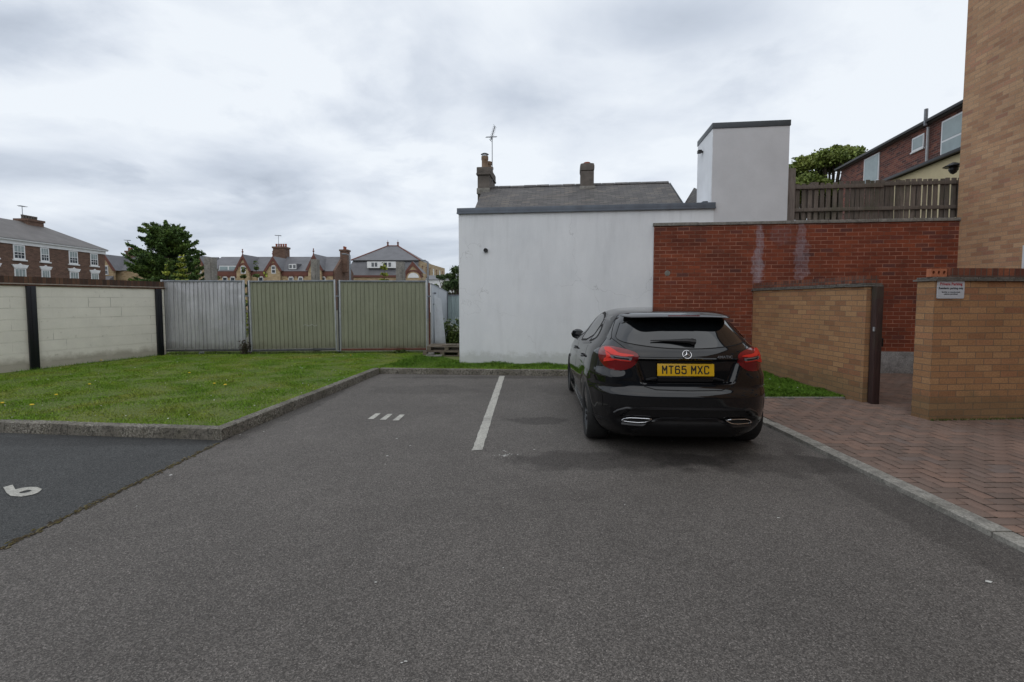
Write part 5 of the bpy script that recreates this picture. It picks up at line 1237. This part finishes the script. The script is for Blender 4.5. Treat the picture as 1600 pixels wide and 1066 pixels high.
BV = [p for r_ in rings for p in r_]; BF = [(i * NP + j, i * NP + (j + 1) % NP, (i + 1) * NP + (j + 1) % NP, (i + 1) * NP + j) for i in range(len(rings) - 1) for j in range(NP)]
BF += [tuple(range(NP))[::-1], tuple(range((len(rings) - 1) * NP, len(rings) * NP))]
bvh = BVHTree.FromPolygons([Vector(p) for p in BV], BF)
HD = R(3.1)
car = thing('parked_car', 'black five door hatchback parked nose-in against the kerb, seen from behind', 'car', (1.648, 4.33, 0), -HD)
mb = MB(); mb.add(BV, BF); body = mb.build('body', [M_car], car, True, angle=50)
# wheel arches cut out
cut = MB()
for yc in (.78, 3.48):
    for s in (-1, 1): cut.lathe([(0, s * .62), (.347, s * .62), (.347, s * 1.1), (0, s * 1.1)], (0, yc, .315), 'x', 56)
co_ = cut.build('cutter', [M_dark])
md = body.modifiers.new('b', 'BOOLEAN'); md.operation = 'DIFFERENCE'; md.object = co_; md.solver = 'EXACT'
dg = bpy.context.evaluated_depsgraph_get(); nm_ = bpy.data.meshes.new_from_object(body.evaluated_get(dg)); body.modifiers.clear(); body.data = nm_; nm_.name = 'body'
bpy.data.objects.remove(co_)
nm_.polygons.foreach_set('use_smooth', [True] * len(nm_.polygons)); nm_.set_sharp_from_angle(angle=R(40))
def hit(a, z, side):
    if side == 'rear': o_, d_ = Vector((a, -1, z)), Vector((0, 1, 0))
    elif side == 'front': o_, d_ = Vector((a, 6, z)), Vector((0, -1, 0))
    elif side == 'left': o_, d_ = Vector((-2, a, z)), Vector((1, 0, 0))
    else: o_, d_ = Vector((2, a, z)), Vector((-1, 0, 0))
    h = bvh.ray_cast(o_, d_); 
    if h[0] is None: return None
    n = h[1]
    if n.dot(d_) > 0: n = -n
    return h[0], n
def resample(P, step=.02):
    out = []
    for i in range(len(P)):
        a, b = P[i], P[(i + 1) % len(P)]; k = max(1, int(math.dist(a, b) / step)); out += [(a[0] + (b[0] - a[0]) * j / k, a[1] + (b[1] - a[1]) * j / k) for j in range(k)]
    return out
def chaikin(P, it=2):
    for _ in range(it):
        Q = []
        for i in range(len(P)):
            a, b = P[i], P[(i + 1) % len(P)]; Q += [(a[0] * .75 + b[0] * .25, a[1] * .75 + b[1] * .25), (a[0] * .25 + b[0] * .75, a[1] * .25 + b[1] * .75)]
        P = Q
    return P
def patch(name, outline, side, off, mat, parent, bulge=0., rings_=10, center=None, smooth_=1, step=.02, skirt=.006):
    P = resample(chaikin(outline, smooth_) if smooth_ else outline, step); n = len(P)
    c_ = center or (sum(p[0] for p in P) / n, sum(p[1] for p in P) / n); V = []
    for k in range(rings_ + 1):
        f_ = k / rings_
        for p in P:
            q = (c_[0] + (p[0] - c_[0]) * f_, c_[1] + (p[1] - c_[1]) * f_); h = hit(q[0], q[1], side)
            if h is None: h = (Vector(V[-1]), Vector((0, 0, 0))) if V else (Vector((0, 0, 0)), Vector((0, 0, 1)))
            V.append(h[0] + h[1] * (off + bulge * (1 - f_ * f_)))
            last = h
    for j in range(n):
        h = hit(P[j][0], P[j][1], side); V.append((h[0] - h[1] * skirt) if h else V[rings_ * n + j])
    F = [(k * n + j, k * n + (j + 1) % n, (k + 1) * n + (j + 1) % n, (k + 1) * n + j) for k in range(rings_ + 1) for j in range(n)]
    mb = MB(); mb.add(V, F); me = mb.build(name, mat, parent, True, angle=40); return me
def strip(name, line, side, w_, off, mat, parent, h=.0, step=.02):
    P = []
    for i in range(len(line) - 1):
        a, b = line[i], line[i + 1]; k = max(1, int(math.dist(a, b) / step)); P += [(a[0] + (b[0] - a[0]) * j / k, a[1] + (b[1] - a[1]) * j / k) for j in range(k)]
    P.append(line[-1]); V = []; n = len(P)
    for i, p in enumerate(P):
        a, b = P[max(0, i - 1)], P[min(n - 1, i + 1)]; d = (b[0] - a[0], b[1] - a[1]); L = math.hypot(*d) or 1; nn = (-d[1] / L, d[0] / L); ww = w_ if not callable(w_) else w_(i / (n - 1))
        for s, o_ in ((-1, -.004), (-1, off), (0, off + h), (1, off), (1, -.004)):
            q = (p[0] + nn[0] * s * ww / 2, p[1] + nn[1] * s * ww / 2); r_ = hit(q[0], q[1], side)
            V.append(r_[0] + r_[1] * o_ if r_ else V[-1])
    F = [(i * 5 + j, i * 5 + j + 1, (i + 1) * 5 + j + 1, (i + 1) * 5 + j) for i in range(n - 1) for j in range(4)]
    mb = MB(); mb.add(V, F); return mb.build(name, mat, parent, True, angle=30)
flip = lambda P: [(-a, b) for a, b in P][::-1]
# tailgate seams
M_seam = NT('panel_gap').out((.001, .001, .001), .9)
tg = strip('tailgate_seam', [(-.66, 1.12), (-.56, 1.035), (-.50, .90), (-.455, .78), (-.40, .69), (-.30, .665), (0, .660), (.30, .665), (.40, .69), (.455, .78), (.50, .90), (.56, 1.035), (.66, 1.12)], 'rear', .007, .0008, M_seam, car)
# rear window
patch('rear_glass', [(-.63, 1.108), (-.45, 1.075), (-.2, 1.052), (0, 1.048), (.2, 1.052), (.45, 1.075), (.63, 1.108), (.60, 1.18), (.53, 1.315), (.2, 1.335), (-.2, 1.335), (-.53, 1.315), (-.60, 1.18)], 'rear', .003, M_carglass, car, smooth_=2, rings_=14, center=(0, 1.19))
GO = chaikin([(-.63, 1.108), (-.45, 1.075), (-.2, 1.052), (0, 1.048), (.2, 1.052), (.45, 1.075), (.63, 1.108), (.60, 1.18), (.53, 1.315), (-.53, 1.315), (-.60, 1.18)], 2)
strip('glass_seal', GO + [GO[0]], 'rear', .012, .002, M_seam, car)
# spoiler
mb = MB(); N = 40; sec = [(.62, 1.402), (.52, 1.396), (.44, 1.387), (.35, 1.371), (.265, 1.352), (.247, 1.343), (.256, 1.334), (.42, 1.326), (.58, 1.36)]
V = []
for i in range(N + 1):
    u = -1 + 2 * i / N; x = u * .56; e_ = abs(u) ** 3; k_ = abs(u) ** 6
    for (y, z) in sec:
        y2, z2 = y + .05 * e_ + .06 * k_, z - .012 * e_ - .012 * k_; kk = abs(u) ** 10 * .93
        V.append((x, y2 + (.60 - y2) * kk, z2 + (1.352 - z2) * kk))
q = len(sec); F = [(i * q + j, i * q + (j + 1) % q, (i + 1) * q + (j + 1) % q, (i + 1) * q + j) for i in range(N) for j in range(q)] + [tuple(range(q)), tuple(range(N * q, N * q + q))]
mb.add(V, F); sp = mb.build('spoiler', M_car, car, True, angle=28)
mb = MB(); mb.box(-.15, .15, .244, .252, 1.350, 1.358); mb.build('brake_light', M_lampred, sp)
# D pillar gloss blades beside the glass
for s in (-1, 1):
    P = [(.665, 1.10), (.70, 1.11), (.665, 1.22), (.60, 1.33), (.56, 1.335), (.635, 1.20)]
    patch('pillar_blade', P if s > 0 else flip(P), 'rear', .005, M_car, car, smooth_=1, rings_=4, step=.012)
# tail lamps
TL = [(-.785, 1.00), (-.745, 1.045), (-.655, 1.050), (-.505, 1.022), (-.450, .985), (-.466, .91), (-.54, .848), (-.64, .826), (-.735, .840), (-.785, .90), (-.795, .955)]
for s in (-1, 1):
    fl_ = (lambda P: P) if s < 0 else flip
    lm = patch('tail_light', fl_(TL), 'rear', .004, M_lampred, car, bulge=.012, smooth_=1, rings_=8, step=.012)
    patch('light_bezel', fl_([(x + (x + .66) * .03, z + (z - .94) * .05) for x, z in TL]), 'rear', .002, M_gloss, lm, smooth_=1, rings_=3, step=.015)
    for nm, P in (('light_guide', [(-.735, 1.028), (-.69, 1.033), (-.662, 1.018), (-.645, .995), (-.50, .982), (-.497, .970), (-.60, .968), (-.68, .972), (-.705, .988), (-.735, 1.0)]),
                  ('light_guide', [(-.748, .897), (-.73, .908), (-.72, .925), (-.68, .932), (-.525, .922), (-.515, .935), (-.60, .948), (-.70, .948), (-.74, .94), (-.745, .915)]),
                  ('light_guide', [(-.735, 1.0), (-.70, .978), (-.685, .962), (-.71, .945), (-.74, .92), (-.722, .958)])):
        patch(nm, fl_(P), 'rear', .018, M_lampbright, lm, smooth_=1, rings_=3, step=.01, skirt=-.008)
    patch('clear_bar', fl_([(-.695, .967), (-.51, .962), (-.522, .936), (-.675, .944)]), 'rear', .021, M_lampgrey, lm, smooth_=0, rings_=3, step=.01, skirt=-.01)
    patch('clear_bar', fl_([(-.667, .961), (-.533, .957), (-.54, .944), (-.657, .950)]), 'rear', .0235, M_gloss, lm, smooth_=0, rings_=2, step=.01, skirt=-.012)
# plate
pl_ = thing('number_plate', None, None); 
bpy.data.objects.remove(pl_)
tilt = Matrix.Translation((-.022, .088, .850)) @ Matrix.Rotation(R(-6), 4, 'X')
mb = MB(); mb.box(-.262, .262, -.003, .004, -.0575, .0575, 0, tilt); npl = mb.build('number_plate', M_plate, car, bevel=.0015)
GL = {'M': [[(0, 0), (0, 1), (.5, .42), (1, 1), (1, 0)]], 'T': [[(0, 1), (1, 1)], [(.5, 1), (.5, 0)]], 'X': [[(0, 0), (1, 1)], [(0, 1), (1, 0)]],
      'C': [[(1, .78), (.95, .92), (.78, 1), (.22, 1), (.05, .92), (0, .78), (0, .22), (.05, .08), (.22, 0), (.78, 0), (.95, .08), (1, .22)]],
      '5': [[(.95, 1), (.08, 1), (.04, .56), (.25, .62), (.75, .62), (.95, .54), (1, .40), (1, .2), (.93, .07), (.75, 0), (.25, 0), (.06, .08), (0, .2)]],
      '6': [[(.95, .85), (.85, .97), (.70, 1), (.25, 1), (.06, .93), (0, .78), (0, .2), (.06, .07), (.25, 0), (.75, 0), (.94, .07), (1, .2), (1, .38), (.94, .52), (.75, .58), (.25, .58), (.02, .50)]]}
def plate_letter(ch, x0):
    mb = MB(); w_, h_, t_ = .037, .068, .0062; k = 0
    for line in GL[ch]:
        P = [(x0 + a * w_, -h_ / 2 + b * h_) for a, b in line]
        for (a, b) in zip(P[:-1], P[1:]):
            d = Vector((b[0] - a[0], b[1] - a[1])); d.normalize(); n_ = Vector((-d.y, d.x)) * t_; e_ = d * t_ * .75; k += 1; y = -.0036 - .00012 * (k % 4)
            q = [(a[0] - e_.x + n_.x, a[1] - e_.y + n_.y), (a[0] - e_.x - n_.x, a[1] - e_.y - n_.y), (b[0] + e_.x - n_.x, b[1] + e_.y - n_.y), (b[0] + e_.x + n_.x, b[1] + e_.y + n_.y)]
            mb.add([tilt @ Vector((X, y, Z)) for X, Z in q], [(0, 1, 2, 3)])
    return mb.build('letter', M_ink, npl)
x = -.213
for ch_ in 'MT65 MXC':
    if ch_ == ' ': x += .030; continue
    plate_letter(ch_, x); x += .0595
mb = MB(); mb.box(-.28, .236, .088, .115, .735, .788); mb.build('tailgate_handle', M_gloss, car, bevel=.012)
strip('tailgate_lip', [(-.38, .745), (-.31, .765), (.27, .765), (.34, .745)], 'rear', .022, .012, M_satin, car, .012)
strip('tailgate_crease', [(-.46, .958), (-.2, .960), (0, .961), (.2, .960), (.46, .958)], 'rear', .014, .003, M_car, car, .007)
# three pointed star badge
h0 = hit(-.02, .995, 'rear'); mb = MB()
bm_ = Matrix.Translation(h0[0] + h0[1] * .008) @ (h0[1].to_track_quat('Z', 'Y').to_matrix().to_4x4())
K = 40; r0 = .040
for j in range(K):
    a, b = 2 * pi * j / K, 2 * pi * (j + 1) / K; mb.tube([bm_ @ Vector((r0 * cos(a), r0 * sin(a), 0)), bm_ @ Vector((r0 * cos(b), r0 * sin(b), 0))], .0034, 6, caps=False)
upv = bm_.to_3x3().inverted() @ Vector((0, 0, 1)); a0 = math.atan2(upv.y, upv.x)
for k in range(3):
    a = a0 + k * 2 * pi / 3; tip_ = Vector((r0 * cos(a), r0 * sin(a), 0)); l_ = Vector((.008 * cos(a + pi / 3), .008 * sin(a + pi / 3), 0)); r__ = Vector((.008 * cos(a - pi / 3), .008 * sin(a - pi / 3), 0))
    mb.add([bm_ @ v_ for v_ in (Vector((0, 0, .004)), l_, tip_, r__, Vector((0, 0, -.003)))], [(0, 1, 2), (0, 2, 3), (4, 2, 1), (4, 3, 2)])
mb.build('badge', M_chrome, car, True, angle=30)
h1 = hit(.33, .975, 'rear'); text_obj('badge_text', '4MATIC', .034, M_steel, car, Matrix.Translation(h1[0] + Vector((0, -.003, 0))) @ Matrix.Rotation(R(5), 4, 'Z') @ Matrix.Rotation(R(80), 4, 'X'), .0006, ext=.0008, sx=1.15)
# wiper
h2 = hit(0.02, 1.085, 'rear'); mb = MB(); pA, pB = hit(.02, 1.10, 'rear'), hit(-.33, 1.105, 'rear')
A3 = pA[0] + pA[1] * .03; B3 = pB[0] + pB[1] * .02; mb.tube([A3 + Vector((.06, 0, -.01)), A3 + Vector((-.02, 0, 0)), A3.lerp(B3, .45), B3], [.026, .022, .012, .005], 8); mb.lathe([(0, -.02), (.028, -.015), (.03, .02)], tuple(A3 + Vector((.035, 0, -.008))), 'y', 16)
mb.build('wiper', M_black, car, True)
# lower bumper
patch('rear_diffuser', [(-.46, .175), (-.52, .26), (-.36, .335), (-.24, .385), (.24, .385), (.36, .335), (.52, .26), (.46, .175)], 'rear', .002, M_black, car, smooth_=0, rings_=8, center=(0, .27))
strip('bumper_trim', [(-.60, .325), (-.42, .325), (-.26, .392), (0, .400), (.26, .392), (.42, .325), (.60, .325)], 'rear', .020, .008, M_satin, car, .010)
strip('bumper_crease', [(-.67, .425), (-.64, .455), (-.57, .487), (-.3, .497), (0, .500), (.3, .497), (.57, .487), (.64, .455), (.67, .425)], 'rear', .022, .003, M_satin, car, .009)
EX = [(-.605, .360), (-.575, .382), (-.52, .395), (-.335, .395), (-.355, .376), (-.41, .350), (-.595, .350)]
for s in (-1, 1):
    fl_ = (lambda P: P) if s < 0 else flip
    Pt = resample(chaikin(fl_(EX), 1), .01); hs = [hit(q[0], q[1], 'rear') for q in Pt]; loop = [h[0] + Vector((0, -.026, 0)) for h in hs]
    mb = MB(); mb.tube(loop + [loop[0], loop[1]], .0045, 8, caps=False); xo = mb.build('exhaust_trim', M_chrome, car, True)
    inner = [h[0] + Vector((0, .03, 0)) for h in hs]; n_ = len(loop); mb = MB(); mb.add([p + Vector((0, .004, 0)) for p in loop] + inner, [(j, (j + 1) % n_, n_ + (j + 1) % n_, n_ + j) for j in range(n_)]); mb.build('exhaust_sleeve', M_black, xo, True)
    mb = MB(); c_ = sum(loop, Vector()) / n_; V_ = [p.lerp(c_, f_) + Vector((0, .006, 0)) for f_ in (0, 1) for p in loop]; mb.add(V_, [(j, (j + 1) % n_, n_ + (j + 1) % n_, n_ + j) for j in range(n_)]); mb.build('exhaust_opening', M_dark, xo)
    patch('reflector', fl_([(-.80, .60), (-.775, .60), (-.765, .47), (-.79, .44), (-.81, .46)]), 'rear', .003, M_gloss, car, smooth_=1, rings_=2, step=.015)
    patch('corner_vent', fl_([(-.84, .35), (-.70, .34), (-.72, .325), (-.83, .315)]), 'rear', .004, M_alloy, car, smooth_=1, rings_=2, step=.012)
    # sides
    side = 'left' if s < 0 else 'right'
    fw = [(3.02, .965), (2.86, 1.07), (2.62, 1.20), (2.30, 1.315), (2.02, 1.345), (1.98, .985)]
    rw = [(1.90, .987), (1.94, 1.345), (1.55, 1.345), (1.28, 1.31), (1.16, 1.26), (1.22, 1.04)]
    qw = [(1.17, 1.035), (1.12, 1.24), (.98, 1.18), (.93, 1.10), (.98, 1.06)]
    dl = patch('window_surround', [(3.10, .955), (2.90, 1.07), (2.64, 1.215), (2.30, 1.335), (1.95, 1.362), (1.5, 1.362), (1.2, 1.33), (.98, 1.22), (.88, 1.10), (.95, 1.04), (1.5, .985), (2.2, .965)], side, .0015, M_gloss, car, smooth_=1, rings_=6, center=(1.9, 1.15), step=.03)
    for P, nme in ((fw, 'side_window'), (rw, 'side_window'), (qw, 'quarter_window')):
        patch(nme, P, side, .0035, M_carglass, dl, smooth_=1, rings_=6, step=.03); CP = chaikin(P, 1); strip('window_seal', CP + [CP[0]], side, .022, .0045, M_seam, dl)
    strip('window_trim', [(3.08, .948), (2.2, .957), (1.5, .975), (.95, 1.03)], side, .012, .004, M_gloss, dl, .003)
    for line in ([(3.18, .93), (3.12, .60), (3.05, .30)], [(1.96, .96), (1.98, .6), (1.96, .30)], [(1.02, 1.0), (1.0, .80), (1.14, .66), (1.24, .50), (1.26, .30)], [(3.05, .29), (2.2, .285), (1.27, .29)]): strip('door_seam', line, side, .006, .0008, M_seam, car)
    for y in (2.12, 1.18):
        hb_ = hit(y, .865, side); mb = MB(); ox = s * .028
        mb.tube([hb_[0] + Vector((0, -.1, 0)), hb_[0] + Vector((ox, -.08, 0)), hb_[0] + Vector((ox, .08, 0)), hb_[0] + Vector((0, .1, 0))], [.010, .013, .013, .010], 8); mb.build('door_handle', M_car, car, True)
    hm = hit(2.80, 1.0, side); mx_ = hm[0].x + s * .105
    mb = MB(); mb.lathe([(0, -.085), (.055, -.08), (.075, -.03), (.07, .03), (.04, .08), (0, .09)], (0, 0, 0), 'y', 20)
    mb.v = [(mx_ + x * 1.25, hm[0].y + y * .9, 1.00 + z * 1.0 + .0) for x, y, z in mb.v]; mr = mb.build('wing_mirror', M_car, car, True)
    mb = MB(); mb.tube([(mx_ - s * .05, hm[0].y, .965), (hm[0].x - s * .01, hm[0].y + .04, .95)], [.022, .026], 8); mb.build('mirror_arm', M_black, mr, True)
    mb = MB(); mb.box(mx_ - .08, mx_ + .08, hm[0].y - .079, hm[0].y - .074, .955, 1.045); mb.build('mirror_glass', M_carglass, mr)
    # skirt
    mb = MB(); mb.box(s * .80, s * .885, 1.16, 3.08, .185, .245); mb.build('side_skirt', M_gloss, car, bevel=.02)
    # front lamps and such
    fl2 = (lambda P: P) if s > 0 else flip
    patch('headlight', fl2([(.42, .66), (.55, .73), (.74, .76), (.79, .72), (.72, .64), (.55, .62)]), 'front', .006, M_lampgrey, car, smooth_=1, rings_=5, step=.02)
patch('grille', [(-.38, .46), (.38, .46), (.45, .58), (.40, .66), (-.40, .66), (-.45, .58)], 'front', .004, M_black, car, smooth_=1, rings_=5)
patch('windscreen', [(-.62, 1.0), (0, .99), (.62, 1.0), (.50, 1.30), (.42, 1.345), (0, 1.355), (-.42, 1.345), (-.50, 1.30)], 'front', .003, M_carglass, car, smooth_=1, rings_=10, step=.03)
# roof seam lines and underside
mb = MB(); mb.box(-.66, .66, .9, 3.3, .12, .20); mb.box(-.45, .45, .35, 3.9, .14, .21); mb.build('underbody', M_black, car)
# wheels
def wheel(x, y, s):
    wc = bpy.data.objects.new('wheel', None); col.objects.link(wc); wc.parent = car; wc.location = (x, y, .318); wc.rotation_euler = (0, 0, 0 if s > 0 else pi)
    mb = MB(); w_ = .112; mb.lathe([(.232, -w_ + .01), (.25, -w_), (.295, -w_), (.312, -w_ + .02), (.318, -w_ + .05), (.318, w_ - .05), (.312, w_ - .02), (.295, w_), (.25, w_), (.232, w_ - .01)], (0, 0, 0), 'x', 56); mb.build('tyre', M_tyre, wc, True)
    mb = MB(); mb.lathe([(.205, -.1), (.205, .06), (.218, .09), (.232, .100), (.236, .092), (.236, -.1)], (0, 0, 0), 'x', 48)
    mb.lathe([(0, .072), (.05, .072), (.06, .062), (.06, .0)], (0, 0, 0), 'x', 24)
    for k in range(5):
        for dlt in (-.17, .17):
            a = 2 * pi * k / 5; b = a + dlt; p0 = Vector((.064, .045 * cos(a), .045 * sin(a))); p1 = Vector((.086, .222 * cos(b), .222 * sin(b))); tn = Vector((0, -sin(a), cos(a))) * .013; th_ = Vector((-.03, 0, 0))
            mb.add([p0 - tn, p0 + tn, p1 + tn * .9, p1 - tn * .9, p0 - tn + th_, p0 + tn + th_, p1 + tn * .9 + th_, p1 - tn * .9 + th_], [(0, 1, 2, 3), (4, 7, 6, 5), (0, 4, 5, 1), (1, 5, 6, 2), (2, 6, 7, 3), (3, 7, 4, 0)])
    mb.build('rim', M_alloy, wc, True, angle=30)
    mb = MB(); mb.lathe([(.231, .0975), (.236, .103), (.2405, .098)], (0, 0, 0), 'x', 56); mb.build('rim_edge', M_alloy_e, wc, True)
    mb = MB(); mb.lathe([(.0, .0), (.16, .0), (.16, -.02), (0, -.02)], (0, 0, 0), 'x', 32); mb.build('brake_disc', M_alloy_e, wc)
for y in (.78, 3.48):
    for s in (-1, 1): wheel(s * .775, y, s)
print('objects', len(bpy.data.objects))
